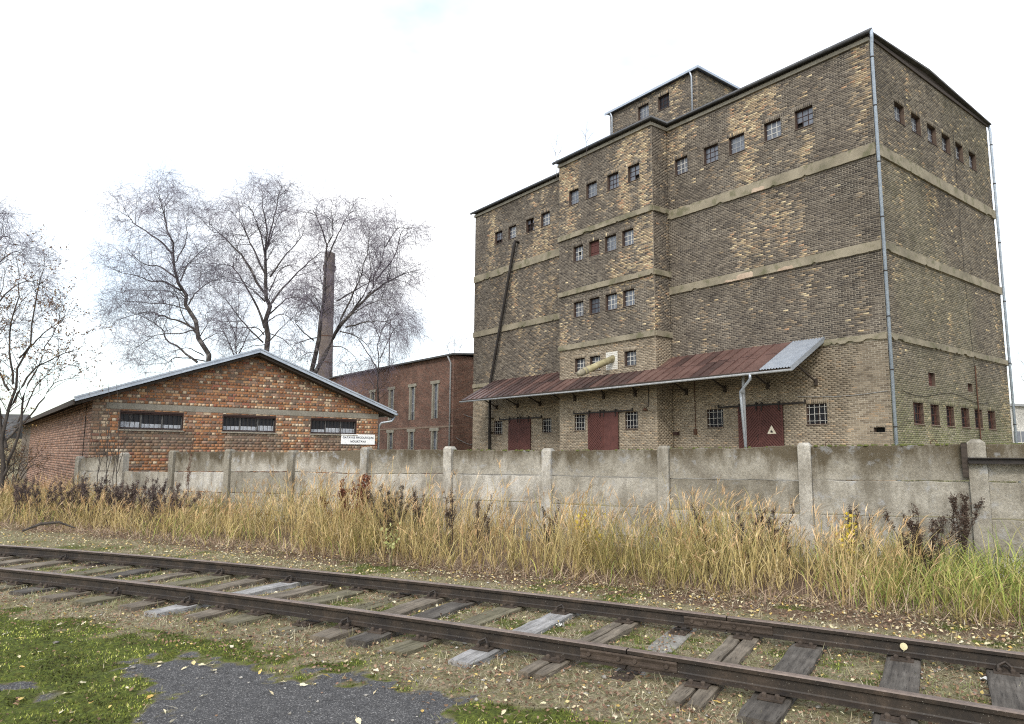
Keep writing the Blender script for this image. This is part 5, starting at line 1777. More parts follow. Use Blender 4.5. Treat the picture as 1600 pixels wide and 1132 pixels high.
def tree(name, label, cat, Y, limbs, seed, dens=1.0, depth=2.6, weep=1.0, twig='twig', bark='birch_bark', group=None, leaf=None, twig_r=.0052, base_z=0.0, sub=(3.0, 2.7, 5.0), lens=((1.0, 3.2), (.6, 1.7), (.8, 2.1)), ups=.25):
    """limbs: list of (points in the photo plane at depth Y, base radius). The crown spreads in depth as well."""
    rg = np.random.default_rng(seed)
    root = None
    LP, LR = [], []
    K0 = 16
    origin = None
    for li, (pts, r0, *rest) in enumerate(limbs):
        W = np.array([at(px, py, Y) for px, py in pts])
        n = len(W)
        if li == 0: origin = np.array([W[0, 0], Y, base_z])
        else:
            dz = rest[0] if rest else rg.uniform(-1, 1) * depth
            off = np.linspace(0, 1, n) ** 1.1 * dz
            # moving a limb in depth keeps its bearing: its end really is nearer or farther
            W = np.array([at(px, py, Y + o) for (px, py), o in zip(pts, off)])
        if li == 0: W = np.vstack([[W[0, 0], Y, base_z], W])
        P = smooth_path(W, K0)
        P[1:-1] += rg.normal(size=(K0 - 2, 3)) * .028 * (np.linalg.norm(W[-1] - W[0]) / 6)
        LP.append(P); LR.append(np.maximum(r0 * (.64 if li == 0 else .52) * (1 - np.linspace(0, 1, K0)) ** 1.15 + twig_r * 1.6, twig_r * 1.6))
    LP, LR = np.array(LP), np.array(LR)
    root = thing(name, label, cat, (origin[0], origin[1], base_z), 0, group)
    og = np.array([origin[0], origin[1], base_z])
    v0, f0 = batch_tubes(LP, LR, 8)
    P1, R1 = sprout(LP, LR, sub[0] * dens, *lens[0], .28, .62, ups, .05 * weep, .10, 8, rg, .55, twig_r * 1.5)
    P2, R2 = sprout(P1, R1, sub[1] * dens, *lens[1], .12, .62, .12, .12 * weep, .12, 6, rg, .6, twig_r * 1.35)
    P3, R3 = sprout(P2, R2, sub[2] * dens, *lens[2], .15, .55, -.15 * weep, .44 * weep, .08, 4, rg, .6, twig_r)
    v1, f1 = batch_tubes(P1, R1, 5)
    tv = np.concatenate([v0, v1]) - og; tf = np.concatenate([f0, f1 + len(v0)])
    obj('trunk', np_mesh('trunk', tv, tf, M[bark], smooth=True), root)
    v2, f2 = batch_tubes(P2, R2, 4); v3, f3 = batch_tubes(P3, R3, 3)
    cv = np.concatenate([v2, v3]) - og; cf = np.concatenate([f2, f3 + len(v2)])
    obj('crown', np_mesh('crown', cv, cf, M[twig]), root)
    if leaf:
        count, size, mat, zmax = leaf
        tip = np.concatenate([P3[:, k] for k in (1, 2, 3)]); pick_ = tip[rg.choice(len(tip), count)]
        n = len(pick_); a = rg.normal(size=(n, 3)); a /= np.linalg.norm(a, axis=1, keepdims=True); b = np.cross(a, rg.normal(size=(n, 3))); b /= np.linalg.norm(b, axis=1, keepdims=True)
        s = rg.uniform(.6, 1.3, (n, 1)) * size
        LV = np.stack([pick_, pick_ + a * s * .5 + b * s * .35, pick_ + a * s, pick_ + a * s * .5 - b * s * .35], 1).reshape(-1, 3) - og
        cols = np.repeat(pick(n, mat, [1] * len(mat), rg), 4, 0)
        obj('leaves', np_mesh('leaves', LV, np.arange(4 * n).reshape(-1, 4), M['leafc'], cols), root)
    return root


M['leafc'] = colored('withered_leaf', rough=.8, scale=0, trans=.25)


def c3(*p): return [(120 + x * .2915, 250 + y * .2915) for x, y in p]
def c4(*p): return [(400 + x * .2915, 270 + y * .2915) for x, y in p]


tree('birch_tree', 'left of the three bare birches, its trunk leaning left behind the shed', 'tree', 46, [
    (c3((700, 1100), (650, 930), (600, 790), (555, 690), (520, 560), (508, 450), (470, 330), (450, 230), (430, 100)), .30),
    (c3((645, 1085), (560, 1020), (480, 960), (450, 900), (330, 830), (230, 790)), .15),
    (c3((650, 920), (560, 870), (470, 840), (380, 818), (240, 850), (180, 900)), .13),
    (c3((560, 700), (480, 655), (400, 650), (320, 620), (220, 600), (140, 560)), .12),
    (c3((540, 640), (450, 575), (380, 565), (320, 530), (262, 460)), .10),
    (c3((510, 500), (440, 430), (330, 360), (270, 300), (160, 240)), .13),
    (c3((600, 775), (640, 710), (720, 655), (820, 630)), .09),
    (c3((555, 650), (600, 560), (690, 470), (740, 440)), .08),
    (c3((520, 560), (580, 450), (590, 350), (600, 250)), .08),
    (c3((480, 370), (470, 260), (520, 190)), .06),
    (c3((640, 930), (620, 900), (560, 830), (540, 740), (470, 700), (330, 700), (200, 690)), .09),
    (c3((650, 960), (700, 880), (690, 830), (740, 800)), .06),
    (c3((690, 1080), (540, 1060), (470, 1090), (330, 1100)), .07),
    (c3((610, 810), (520, 780), (430, 770), (300, 760), (190, 740)), .07),
    (c3((660, 980), (700, 955), (760, 930), (810, 960)), .06), (c3((645, 905), (560, 930), (430, 940), (330, 1000), (270, 1030)), .08), (c3((680, 1050), (600, 1010), (540, 1020), (440, 1050)), .06)], 21, dens=1.14)
tree('birch_tree', 'middle birch with the straight dark trunk behind the shed ridge', 'tree', 48, [
    (c3((1012, 1060), (1015, 850), (1022, 700), (1018, 550), (1010, 420), (1000, 260), (985, 130)), .36),
    (c3((1005, 900), (930, 720), (860, 600), (790, 560), (660, 560)), .15),
    (c3((1010, 720), (900, 540), (850, 480), (770, 400), (720, 370), (610, 250)), .16),
    (c3((1015, 620), (940, 470), (880, 340), (770, 205)), .14),
    (c3((1000, 980), (900, 880), (800, 750), (690, 650)), .10),
    (c3((1015, 560), (985, 400), (930, 260), (890, 230)), .10),
    (c3((1018, 480), (1060, 300), (1090, 170), (1120, 130)), .11),
    (c4((65, 720), (200, 560), (330, 440), (400, 420)), .13),
    (c4((75, 560), (150, 450), (240, 350), (260, 290)), .11),
    (c4((70, 760), (180, 670), (280, 690), (350, 760)), .09),
    (c4((70, 640), (130, 520), (210, 500), (260, 530)), .07),
    (c4((75, 900), (150, 820), (240, 740)), .08),
    (c4((62, 400), (110, 260), (150, 180)), .08),
    (c3((1008, 760), (940, 700), (880, 660), (760, 650), (640, 620)), .08),
    (c3((1005, 940), (960, 900), (850, 900), (760, 860), (690, 840)), .07),
    (c3((1008, 920), (960, 960), (880, 975), (800, 1020)), .06), (c4((68, 860), (140, 890), (200, 950), (230, 1010)), .06), (c4((62, 800), (130, 760), (190, 790), (235, 870)), .06), (c3((1008, 990), (940, 1000), (860, 1030)), .05)], 22, dens=1.14)
tree('birch_tree', 'right birch forking into leaning stems in front of the chimney', 'tree', 45, [
    (c4((300, 1090), (335, 860), (355, 740), (375, 640), (385, 420), (405, 260), (420, 130)), .28),
    (c4((310, 1085), (440, 850), (500, 770), (560, 700), (620, 630), (660, 530), (685, 420), (700, 220)), .26),
    (c4((390, 940), (480, 740), (560, 560), (600, 400), (610, 290)), .13),
    (c4((600, 660), (700, 590), (800, 540), (880, 520)), .13),
    (c4((480, 830), (600, 800), (700, 800), (750, 850)), .09),
    (c4((430, 690), (550, 620), (650, 560), (720, 500)), .09),
    (c4((310, 900), (230, 830), (210, 780), (240, 700)), .08),
    (c4((350, 760), (290, 680), (250, 640)), .07),
    (c4((380, 470), (440, 330), (500, 220), (560, 210)), .09),
    (c4((384, 400), (340, 270), (300, 200), (260, 240)), .08),
    (c4((640, 580), (740, 450), (780, 320), (820, 290)), .10),
    (c4((470, 800), (560, 730), (680, 680), (780, 690)), .08),
    (c4((520, 740), (600, 600), (610, 450), (560, 300)), .08),
    (c4((690, 400), (760, 300), (810, 300)), .06),
    (c4((340, 880), (260, 900), (200, 930), (180, 1000)), .06), (c4((450, 850), (540, 880), (600, 930), (640, 1000)), .07), (c4((400, 930), (470, 940), (520, 980), (560, 1040)), .06), (c4((330, 960), (270, 970), (230, 1010)), .05)], 23, dens=1.14, weep=1.3)
tree('weeping_birch', 'thin weeping birch with curtain-like twigs behind the red roof', 'tree', 66, [
    ([(590, 640), (592, 540), (596, 480)], .2), ([(592, 580), (560, 530), (545, 520)], .1), ([(594, 560), (620, 510), (640, 525)], .1), ([(594, 530), (575, 490), (560, 500)], .08), ([(595, 520), (612, 490), (628, 500)], .08)],
    24, dens=.9, weep=1.9, lens=((2.0, 4.5), (1.2, 2.5), (1.5, 3.4)))
tree('weeping_birch', 'thin bare birch seen between the left and middle trunks', 'tree', 64, [
    ([(372, 640), (370, 540), (368, 470)], .18), ([(371, 570), (350, 520), (338, 505)], .1), ([(371, 560), (392, 515), (404, 510)], .1), ([(370, 530), (352, 490), (345, 485)], .08)],
    25, dens=.7, weep=1.5, lens=((2.0, 4.0), (1.0, 2.2), (1.0, 2.4)))
tree('bare_tree', 'small far bare tree peeping over the red roof by the warehouse', 'tree', 95, [
    ([(708, 640), (709, 560), (710, 530)], .16), ([(709, 580), (700, 545), (697, 535)], .08), ([(709, 575), (718, 548), (722, 535)], .08)],
    26, dens=.7, weep=.6, lens=((1.5, 3.0), (.8, 1.8), (.6, 1.4)))
tree('bare_tree', 'far bare tree at the right edge beside the pale block', 'tree', 80, [
    ([(1640, 690), (1625, 600), (1612, 560)], .2), ([(1632, 640), (1602, 600), (1592, 580)], .1), ([(1630, 620), (1600, 570), (1585, 560)], .1)],
    27, dens=.45, weep=.4, lens=((1.5, 3.0), (.8, 1.8), (.6, 1.4)))
tree('birch_tree', 'tall birch at the far left edge, only its drooping right side in view', 'tree', 40, [
    ([(-70, 720), (-60, 560), (-55, 420), (-50, 330)], .3), ([(-58, 500), (-20, 430), (20, 395), (40, 400)], .12), ([(-56, 450), (-20, 390), (10, 370), (25, 385)], .12), ([(-60, 560), (0, 470), (40, 440), (70, 450)], .11), ([(-62, 590), (-10, 520), (40, 500)], .1), ([(-55, 400), (-30, 340), (-10, 330)], .1)],
    28, dens=1.15)
BRN = [(.16, .085, .05), (.22, .12, .06), (.12, .07, .045), (.30, .20, .07), (.19, .11, .075)]
tree('leafy_brown_tree', 'spreading many-stemmed tree with withered brown leaves by the shed flank', 'tree', 20.5, [
    ([(4, 745), (8, 690), (16, 620), (40, 540), (62, 450), (70, 400)], .11),
    ([(2, 750), (24, 690), (40, 610), (75, 540), (105, 480)], .08), ([(10, 700), (-10, 600), (-5, 500), (10, 420)], .09),
    ([(14, 640), (50, 580), (95, 555), (135, 540)], .06), ([(8, 690), (55, 640), (85, 600), (120, 590)], .05),
    ([(20, 600), (15, 520), (30, 450), (25, 400)], .05), ([(30, 560), (70, 520), (100, 500)], .04), ([(5, 720), (-30, 640), (-40, 540), (-30, 440)], .08),
    ([(28, 660), (60, 600), (90, 575)], .035), ([(14, 610), (-20, 540), (-25, 470)], .05)],
    29, dens=1.0, depth=1.6, weep=.12, twig='twig_dark', bark='bark_grey', twig_r=.0035, leaf=(5200, .05, BRN, 9), sub=(3.2, 3.6, 5), lens=((.6, 1.7), (.3, .85), (.15, .42)), ups=.3)
# two birch seedlings on the warehouse parapet
for k, (px, py0, py1, lab) in enumerate(((870, 272, 212, 'bare seedling on the roof edge where the projection begins'), (917, 240, 190, 'fainter bare seedling growing from the middle of the roof edge'))):
    Yp = 41.5 if k == 0 else 38.5
    p0 = at(px, py0, Yp)
    tree('roof_seedling', lab, 'sapling', Yp, [([(px, py0), (px - 2, (py0 + py1) / 2), (px + 1, py1)], .018), ([(px - 1, (py0 + py1) / 2), (px - 8, py1 + 14)], .010), ([(px - 1, (py0 + py1) / 2 + 8), (px + 8, py1 + 18)], .010)],
         70 + k, dens=1.4, depth=.3, weep=-.05, twig_r=.004, base_z=float(p0[2]) - .4, sub=(2.2, 2.5, 3), lens=((.25, .6), (.15, .4), (.1, .25)), group='seedlings on the roof edge')
# slender saplings in front of the shed corner
for k, (px, top, lab) in enumerate(((152, 655, 'thin leaning sapling nearest the shed corner'), (166, 598, 'tallest thin sapling before the shed corner'), (182, 600, 'thin straight sapling right of the tallest one'), (176, 690, 'short twiggy sapling between the fence posts'))):
    tree('sapling', lab, 'sapling', 19.6 + .3 * k, [([(px, 800), (px + 1, 740), (px + 3, (740 + top) / 2), (px + 6 - 3 * k, top)], .022), ([(px + 1, 740), (px + 14, 690), (px + 22, 660)], .010), ([(px + 2, 720), (px - 9, 680), (px - 12, 650)], .009)],
         80 + k, dens=.8, depth=.4, weep=-.1, twig='twig_dark', bark='bark_grey', twig_r=.003, sub=(1.2, 1.5, 2), lens=((.3, .8), (.15, .4), (.1, .25)), group='saplings before the shed corner')

# ================================================================== TALL GRASS
def ribbons(B, D, L, W, bend, K, rg, curl=0.0, twist=True):
    """N ribbons: base B, start direction D, length L, width W; bend pulls the tip along its lean and down. returns points (N,K,3), side vectors"""
    N = len(B)
    P = np.zeros((N, K, 3)); P[:, 0] = B
    lean = D.copy(); lean[:, 2] = 0
    nl = np.linalg.norm(lean, axis=1, keepdims=True); lean = np.where(nl > 1e-4, lean / (nl + 1e-9), rg.normal(size=(N, 3)) * np.array([1, 1, 0]))
    d = D.copy(); step = (L / (K - 1))[:, None]
    for k in range(1, K):
        P[:, k] = P[:, k - 1] + d * step
        g = bend[:, None] * (k / K) ** 1.3
        d = d + lean * g + np.array([0, 0, -1.0]) * g * curl + rg.normal(size=(N, 3)) * .03
        d /= np.linalg.norm(d, axis=1, keepdims=True)
    side = np.cross(lean, np.array([0, 0, 1.0])); a = rg.uniform(-1, 1, (N, 1)) * .9
    side = side * np.cos(a) + lean * np.sin(a)
    return P, side


def ribbon_mesh(P, side, W, prof):
    N, K, _ = P.shape
    w = (W[:, None] * np.asarray(prof)[None, :])[:, :, None] * .5
    A = P - side[:, None, :] * w; Bv = P + side[:, None, :] * w
    V = np.stack([A, Bv], 2).reshape(-1, 3)
    idx = np.arange(N * K * 2).reshape(N, K, 2)
    F = np.stack([idx[:, :-1, 0], idx[:, :-1, 1], idx[:, 1:, 1], idx[:, 1:, 0]], -1).reshape(-1, 4)
    return V, F


class Blades:
    def __init__(self): self.V = []; self.F = []; self.C = []; self.n = 0
    def add(self, V, F, C):
        self.V.append(V); self.F.append(F + self.n); self.C.append(C); self.n += len(V)
    def build(self, name, mat): return obj(name, np_mesh(name, np.concatenate(self.V), np.concatenate(self.F), mat, np.concatenate(self.C)))


M['grass'] = colored('grass_blade', rough=.75, scale=0, trans=.16, spec=.25)
GH = np.array([(-600, .55), (0, .72), (120, .78), (230, .66), (330, .62), (430, 1.0), (520, 1.15), (640, 1.10), (760, .98), (900, 1.04), (1030, 1.04), (1150, .9), (1260, .86), (1330, .86), (1390, .78), (1450, .66), (1500, .5), (1600, .46), (2400, .5)])


def bearing_px(x, y): return 800 + 1111 * x / np.maximum(y, .5)


rg = np.random.default_rng(5)
N0 = 44000
a_ = rg.uniform(-17, 30, N0)
d_ = rg.uniform(.12, 7.5, N0)
gxw = F0[0] + FD[0] * a_ + FN[0] * d_; gyw = F0[1] + FD[1] * a_ + FN[1] * d_
edge = np.interp(a_, [-17, -4, 0, 3, 8, 12, 17, 20, 22, 30], [7.3, 5.3, 4.9, 4.4, 4.15, 4.0, 3.95, 3.85, 3.7, 3.6]) + (fbm(a_ * 1.3, a_ * 0, 71) - .5) * .7
keep = d_ < edge - .05
dens_ = np.where(edge - d_ < 1.3, 1.0, .6) * (.06 + 1.3 * sstep(.40, .62, fbm(gxw * 1.5, gyw * 1.5, 72)))
keep &= rg.random(N0) < dens_ * 1.0
px_b = bearing_px(gxw, gyw)
keep &= (px_b > -130) & (px_b < 1760)
gxw, gyw, a_, d_, edge, px_b = [q[keep] for q in (gxw, gyw, a_, d_, edge, px_b)]
N = len(gxw)
# stems grow in tufts: pull them a little towards tuft centres
cx = np.round(gxw / .22 + rg.normal(0, .1, N)) * .22; cy = np.round(gyw / .22 + rg.normal(0, .1, N)) * .22
gxw = gxw + (cx - gxw) * .5; gyw = gyw + (cy - gyw) * .5
gz = ground_h(gxw, gyw) - .02
B = np.stack([gxw, gyw, gz], 1)
hh = np.interp(px_b, GH[:, 0], GH[:, 1]) * (.45 + 1.0 * fbm(gxw * 1.1, gyw * 1.1, 73)) * rg.normal(1, .15, N)
hh = hh * np.clip(.62 + .5 * (edge - d_), .5, 1.0)
wind = np.array([.30, -.10, 0])
wild = np.where(rg.random(N) < .22, 2.6, 1.0)
lean = np.stack([rg.normal(.05, .22, N) * wild, rg.normal(-.03, .18, N) * wild, np.ones(N)], 1)
frn = sstep(.5, .0, edge - d_)                                      # outermost stems lean out of the stand
lean[:, :2] += (FN * .30)[None, :] * frn[:, None]
tuf = np.stack([fbm(cx * 3.1, cy * 3.1, 74) - .5, fbm(cx * 3.1, cy * 3.1, 75) - .5, np.zeros(N)], 1)
lean += tuf * 1.3
lean /= np.linalg.norm(lean, axis=1, keepdims=True)
green = sstep(.36, .62, fbm(gxw * .55, gyw * .55, 76)) * .62 + .02 + .75 * sstep(1330, 1480, px_b) + .25 * sstep(700, 300, px_b) * sstep(200, 400, px_b) + rg.normal(0, .12, N)
green = np.clip(green, 0, 1)
straw = pick(N, [(.50, .37, .17), (.56, .43, .21), (.42, .30, .14), (.45, .32, .18), (.60, .48, .28)], [3, 3, 3, 2, 1], rg)
olive = pick(N, [(.30, .26, .095), (.36, .30, .115), (.25, .235, .085), (.40, .33, .14), (.20, .22, .07)], [3, 3, 2, 2, 1.5], rg)
tone = (straw * (1 - green[:, None]) + olive * green[:, None]) * rg.normal(1, .13, (N, 1))
bl = Blades()
# culms
K = 6
P, sd_ = ribbons(B, lean, hh, None, rg.uniform(.02, .20, N) + .45 * (rg.random(N) < .3), K, rg, .9)
V, F = ribbon_mesh(P, sd_, rg.uniform(.006, .011, N), [1, 1, .9, .8, .7, .5])
tcol = np.repeat(tone, K * 2, 0).reshape(N, K, 2, 3)
kk = np.linspace(0, 1, K)[None, :, None, None]
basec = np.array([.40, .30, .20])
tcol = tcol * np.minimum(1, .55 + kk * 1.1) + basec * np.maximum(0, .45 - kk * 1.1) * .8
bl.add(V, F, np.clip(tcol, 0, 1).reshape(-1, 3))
# leaves along the culms
for rep in range(3):
    m = rg.random(N) < (.95, .85, .6)[rep]
    n = m.sum(); f = rg.uniform(.02, .62, n) if rep else rg.uniform(.0, .25, n)
    i0 = np.minimum((f * (K - 1)).astype(int), K - 2); w = (f * (K - 1) - i0)[:, None]
    Pm = P[m]; Bq = Pm[np.arange(n), i0] * (1 - w) + Pm[np.arange(n), i0 + 1] * w
    D = np.stack([rg.normal(0.03, .42, n), rg.normal(0, .42, n), rg.uniform(.7, 1.5, n)], 1); D /= np.linalg.norm(D, axis=1, keepdims=True)
    L = rg.uniform(.22, .55, n) * np.clip(hh[m], .5, 1.3) * (1 + .25 * green[m])
    Pl, sl = ribbons(Bq, D, L, None, rg.uniform(.15, .75, n), 5, rg, 1.1)
    Vl, Fl = ribbon_mesh(Pl, sl, rg.uniform(.008, .015, n), [.7, 1, .9, .6, .12])
    c = (olive[m] * np.clip(green[m] + .25, 0, 1)[:, None] + straw[m] * np.clip(.75 - green[m], 0, 1)[:, None]) * rg.normal(1, .15, (n, 1))
    bl.add(Vl, Fl, np.clip(np.repeat(c, 10, 0), 0, 1))
# feathery panicles on taller dry stems
m = (hh > .50) & (green < .95) & (rg.random(N) < .72) & (px_b < 1475)
n = m.sum(); tip = P[m][:, -1]; td = P[m][:, -1] - P[m][:, -2]; td /= np.linalg.norm(td, axis=1, keepdims=True)
for rep in range(4):
    D = td + rg.normal(size=(n, 3)) * .22 + wind * .9; D /= np.linalg.norm(D, axis=1, keepdims=True)
    back = tip - td * rg.uniform(0, .09, (n, 1))
    L = rg.uniform(.10, .20, n)
    Pp, sp_ = ribbons(back, D, L, None, rg.uniform(.2, .9, n), 4, rg, .9)
    Vp, Fp = ribbon_mesh(Pp, sp_, rg.uniform(.005, .012, n), [.3, 1, .8, .1])
    c = pick(n, [(.58, .39, .20), (.64, .45, .25), (.50, .33, .18), (.66, .51, .33)], [3, 3, 2, 1], rg) * rg.normal(1, .1, (n, 1))
    bl.add(Vp, Fp, np.clip(np.repeat(c, 8, 0), 0, 1))
# lush green arching blades at the right-hand end and in patches along the base
n0 = 26000
a3 = rg.uniform(-10, 30, n0); d3 = rg.uniform(.3, 4.6, n0)
x3 = F0[0] + FD[0] * a3 + FN[0] * d3; y3 = F0[1] + FD[1] * a3 + FN[1] * d3
e3 = np.interp(a3, [-17, -4, 0, 3, 8, 12, 17, 20, 22, 30], [7.3, 5.3, 4.9, 4.4, 4.15, 4.0, 3.95, 3.85, 3.7, 3.6]); p3 = bearing_px(x3, y3)
pr = .85 * sstep(1230, 1400, p3) + .16 * sstep(.45, .62, fbm(x3 * .8, y3 * .8, 78)) * (e3 - d3 < 1.6)
k3 = (rg.random(n0) < pr) & (d3 < e3 - .05) & (p3 < 1760) & (p3 > -100)
x3, y3, p3 = x3[k3], y3[k3], p3[k3]; n = len(x3)
D = np.stack([rg.normal(0, .38, n), rg.normal(-.08, .38, n), rg.uniform(.8, 1.4, n)], 1); D /= np.linalg.norm(D, axis=1, keepdims=True)
P3_, s3_ = ribbons(np.stack([x3, y3, ground_h(x3, y3) - .01], 1), D, rg.uniform(.45, .95, n) * (.75 + .3 * sstep(1300, 1500, p3)), None, rg.uniform(.15, .8, n), 7, rg, 1.25)
V, F = ribbon_mesh(P3_, s3_, rg.uniform(.008, .014, n), [.8, 1, 1, .9, .75, .5, .1])
c = pick(n, [(.21, .27, .06), (.29, .33, .08), (.36, .36, .10), (.15, .20, .05), (.44, .38, .15)], [3, 3, 3, 1.5, 2], rg) * rg.normal(1, .14, (n, 1))
bl.add(V, F, np.clip(np.repeat(c, 14, 0), 0, 1))
tg = bl.build('tall_grass', M['grass'])
tag(tg, 'tall straw-coloured autumn grass along the fence', 'grass', kind='stuff')

# collapsed dry thatch along the front edge of the stand
n = 9000
a2 = rg.uniform(-16, 26, n); e2 = np.interp(a2, [-17, -4, 0, 3, 8, 12, 17, 20, 22, 30], [7.3, 5.3, 4.9, 4.4, 4.15, 4.0, 3.95, 3.85, 3.7, 3.6]); d2 = e2 + rg.normal(-.15, .22, n)
x2 = F0[0] + FD[0] * a2 + FN[0] * d2; y2 = F0[1] + FD[1] * a2 + FN[1] * d2
B = np.stack([x2, y2, ground_h(x2, y2) + rg.uniform(0, .05, n)], 1)
D = np.stack([rg.normal(0, .8, n), rg.normal(-.25, .8, n), rg.uniform(.05, .8, n)], 1); D /= np.linalg.norm(D, axis=1, keepdims=True)
P2_, s2_ = ribbons(B, D, rg.uniform(.12, .42, n), None, rg.uniform(.1, .6, n), 4, rg, 1.2)
V, F = ribbon_mesh(P2_, s2_, rg.uniform(.004, .008, n), [.8, 1, .8, .2])
c = pick(n, [(.40, .29, .20), (.50, .38, .27), (.34, .235, .17), (.56, .44, .32), (.28, .19, .14)], [3, 3, 2, 2, 2], rg)
th = obj('dry_thatch', np_mesh('dry_thatch', V, F, M['grass'], np.repeat(c, 8, 0))); tag(th, 'collapsed dry straw at the foot of the tall grass', 'straw', kind='stuff')

# short turf between and beside the rails
n0 = 420000
y = rg.uniform(4.2, 15.5, n0) ** 1.0; x = rg.uniform(-.80, .80, n0) * y
trim = rg.random(n0) < np.clip(y / 9, .45, 1); x, y = x[trim], y[trim]; n0 = len(x)
asp, moss, lit, gn, gd = ground_masks(x, y)
tt_, _ = track_n(x, y)
f = fbm(x * 2.3, y * 2.3, 91); f2 = fbm(x * 8, y * 8, 92)
den = np.where(np.abs(gn) < 1.5, .95, np.where(gn > 1.5, .75, .55)) * (.15 + sstep(.30, .60, f * .5 + f2 * .5))
den = den * (1 - asp) * np.clip(1 - np.hypot(x, y) / 26, .3, 1) * .62 * (1 - .88 * (moss > .4) * (gn < -1.4))
for s2 in (-1, 1): den = np.where(np.abs(gn - s2 * GAU) < .07, 0, den)
onsl = np.zeros(n0, bool)
for t in SL_T: onsl |= (np.abs(tt_ - t + .12 * 0) < .13) & (np.abs(gn) < 1.25)
den = np.where(onsl, den * .12, den)
keep = (rg.random(n0) < den) & (gd > 3.4)
x, y, moss, gn, f = [q[keep] for q in (x, y, moss, gn, f)]
n = len(x)
B = np.stack([x, y, ground_h(x, y) - .004], 1)
D = np.stack([rg.normal(0, .7, n), rg.normal(0, .7, n), rg.uniform(.25, 1.2, n)], 1); D /= np.linalg.norm(D, axis=1, keepdims=True)
P2_, s2_ = ribbons(B, D, rg.gamma(4, .0095, n) + .014, None, rg.uniform(.1, .7, n), 3, rg, .9)
V, F = ribbon_mesh(P2_, s2_, rg.uniform(.003, .0065, n), [.9, 1, .15])
gfac = np.clip(moss * .5 + .8 * sstep(.40, .62, f) + rg.normal(-.22, .25, n), 0, 1)[:, None]
c = pick(n, [(.38, .33, .215), (.47, .42, .30), (.27, .22, .145), (.56, .51, .39), (.20, .145, .10)], [3, 3, 2, 1.6, 1.5], rg) * (1 - gfac) + pick(n, [(.13, .175, .04), (.18, .215, .055), (.24, .25, .075), (.10, .135, .035)], [3, 3, 2, 2], rg) * gfac
st_ = obj('short_turf', np_mesh('short_turf', V, F, M['grass'], np.repeat(c, 6, 0))); tag(st_, 'short patchy turf between and beside the rails', 'grass', kind='stuff')

# moss cushions on the near verge
n0 = 230000
y = rg.uniform(4.3, 12.0, n0); x = rg.uniform(-.8, .75, n0) * y
asp, moss, lit, gn, gd = ground_masks(x, y)
keep = (rg.random(n0) < moss * .9 * sstep(.30, .52, fbm(x * 5, y * 5, 97))) & (np.abs(np.abs(gn) - GAU) > .1) & (gd > 3.6) & ((gn < -1.35) | (rg.random(n0) < .6)) & (asp < .35)
x, y = x[keep], y[keep]; n = len(x)
B = np.stack([x, y, ground_h(x, y) - .003], 1)
D = np.stack([rg.normal(0, .45, n), rg.normal(0, .45, n), np.ones(n)], 1); D /= np.linalg.norm(D, axis=1, keepdims=True)
P2_, s2_ = ribbons(B, D, rg.uniform(.007, .026, n), None, rg.uniform(.1, .5, n), 3, rg, .6)
V, F = ribbon_mesh(P2_, s2_, rg.uniform(.005, .011, n), [1, .8, .15])
c = pick(n, [(.09, .115, .024), (.15, .18, .034), (.21, .235, .046), (.05, .055, .017), (.30, .30, .075), (.18, .14, .075), (.33, .30, .14)], [3, 4, 4, 2, 2, 1.2, .8], rg) * (.25 + 1.5 * sstep(.3, .75, fbm(x * 4, y * 4, 95)))[:, None] * (.75 + .7 * fbm(x * .9, y * .9, 98))[:, None]
ms = obj('moss_carpet', np_mesh('moss_carpet', V, F, M['grass'], np.repeat(c, 6, 0))); tag(ms, 'bright green moss carpet in front of the track', 'moss', kind='stuff')


# ================================================================== GRIT AND FALLEN LEAVES
def scatter_leaves(x, y, size, cols, rg, lift=.004, flat=.35):
    n = len(x)
    yaw = rg.uniform(0, 2 * np.pi, n); til = rg.normal(0, flat, n); rol = rg.normal(0, flat, n)
    u = np.stack([np.cos(yaw), np.sin(yaw), til], 1); v = np.stack([-np.sin(yaw), np.cos(yaw), rol], 1)
    u /= np.linalg.norm(u, axis=1, keepdims=True); v /= np.linalg.norm(v, axis=1, keepdims=True)
    s = size[:, None]
    c = np.stack([x, y, ground_h(x, y) + lift + size * (np.abs(til) * .4 + np.abs(rol) * .3)], 1)
    up = np.array([0, 0, 1.0]); k = rg.uniform(-.12, .22, (n, 1)) * s
    pts = [c - u * s * .5, c - u * s * .15 + v * s * .36 + up * k, c + u * s * .22 + v * s * .27 + up * k, c + u * s * .55, c + u * s * .22 - v * s * .27 + up * k, c - u * s * .15 - v * s * .36 + up * k]
    V = np.stack(pts, 1).reshape(-1, 3)
    b = (np.arange(n) * 6)[:, None]
    F = np.concatenate([b + np.array(q) for q in ([0, 3, 2, 1], [0, 5, 4, 3])])
    return V, F, np.repeat(cols, 6, 0)


YEL = [(.62, .47, .17), (.66, .54, .27), (.70, .62, .40), (.56, .38, .12), (.60, .51, .33), (.72, .66, .48)]
BRO = [(.20, .125, .075), (.27, .17, .105), (.15, .09, .058), (.33, .225, .155), (.24, .14, .10)]
n0 = 150000
y = rg.uniform(4.3, 16, n0); x = rg.uniform(-.85, .8, n0) * y
asp, moss, lit, gn, gd = ground_masks(x, y)
den = .10 + .28 * sstep(2.2, 1.0, gd - 3.9) * (gd > 3.5) + .20 * sstep(1.9, 1.3, np.abs(gn + .1)) + .22 * sstep(-1.0, -1.35, gn) * sstep(-2.3, -1.7, gn)
den *= .45 + 1.1 * fbm(x * 1.7, y * 1.7, 96)
den *= np.where(asp > .5, .12, 1)
den = np.where(gn < -2.2, den * .22, den)
keep = (rg.random(n0) < den) & (gd > 3.5)
x, y, gd, gn = x[keep], y[keep], gd[keep], gn[keep]; n = len(x)
py_ = np.where(gn > 1.0, .5, .12)
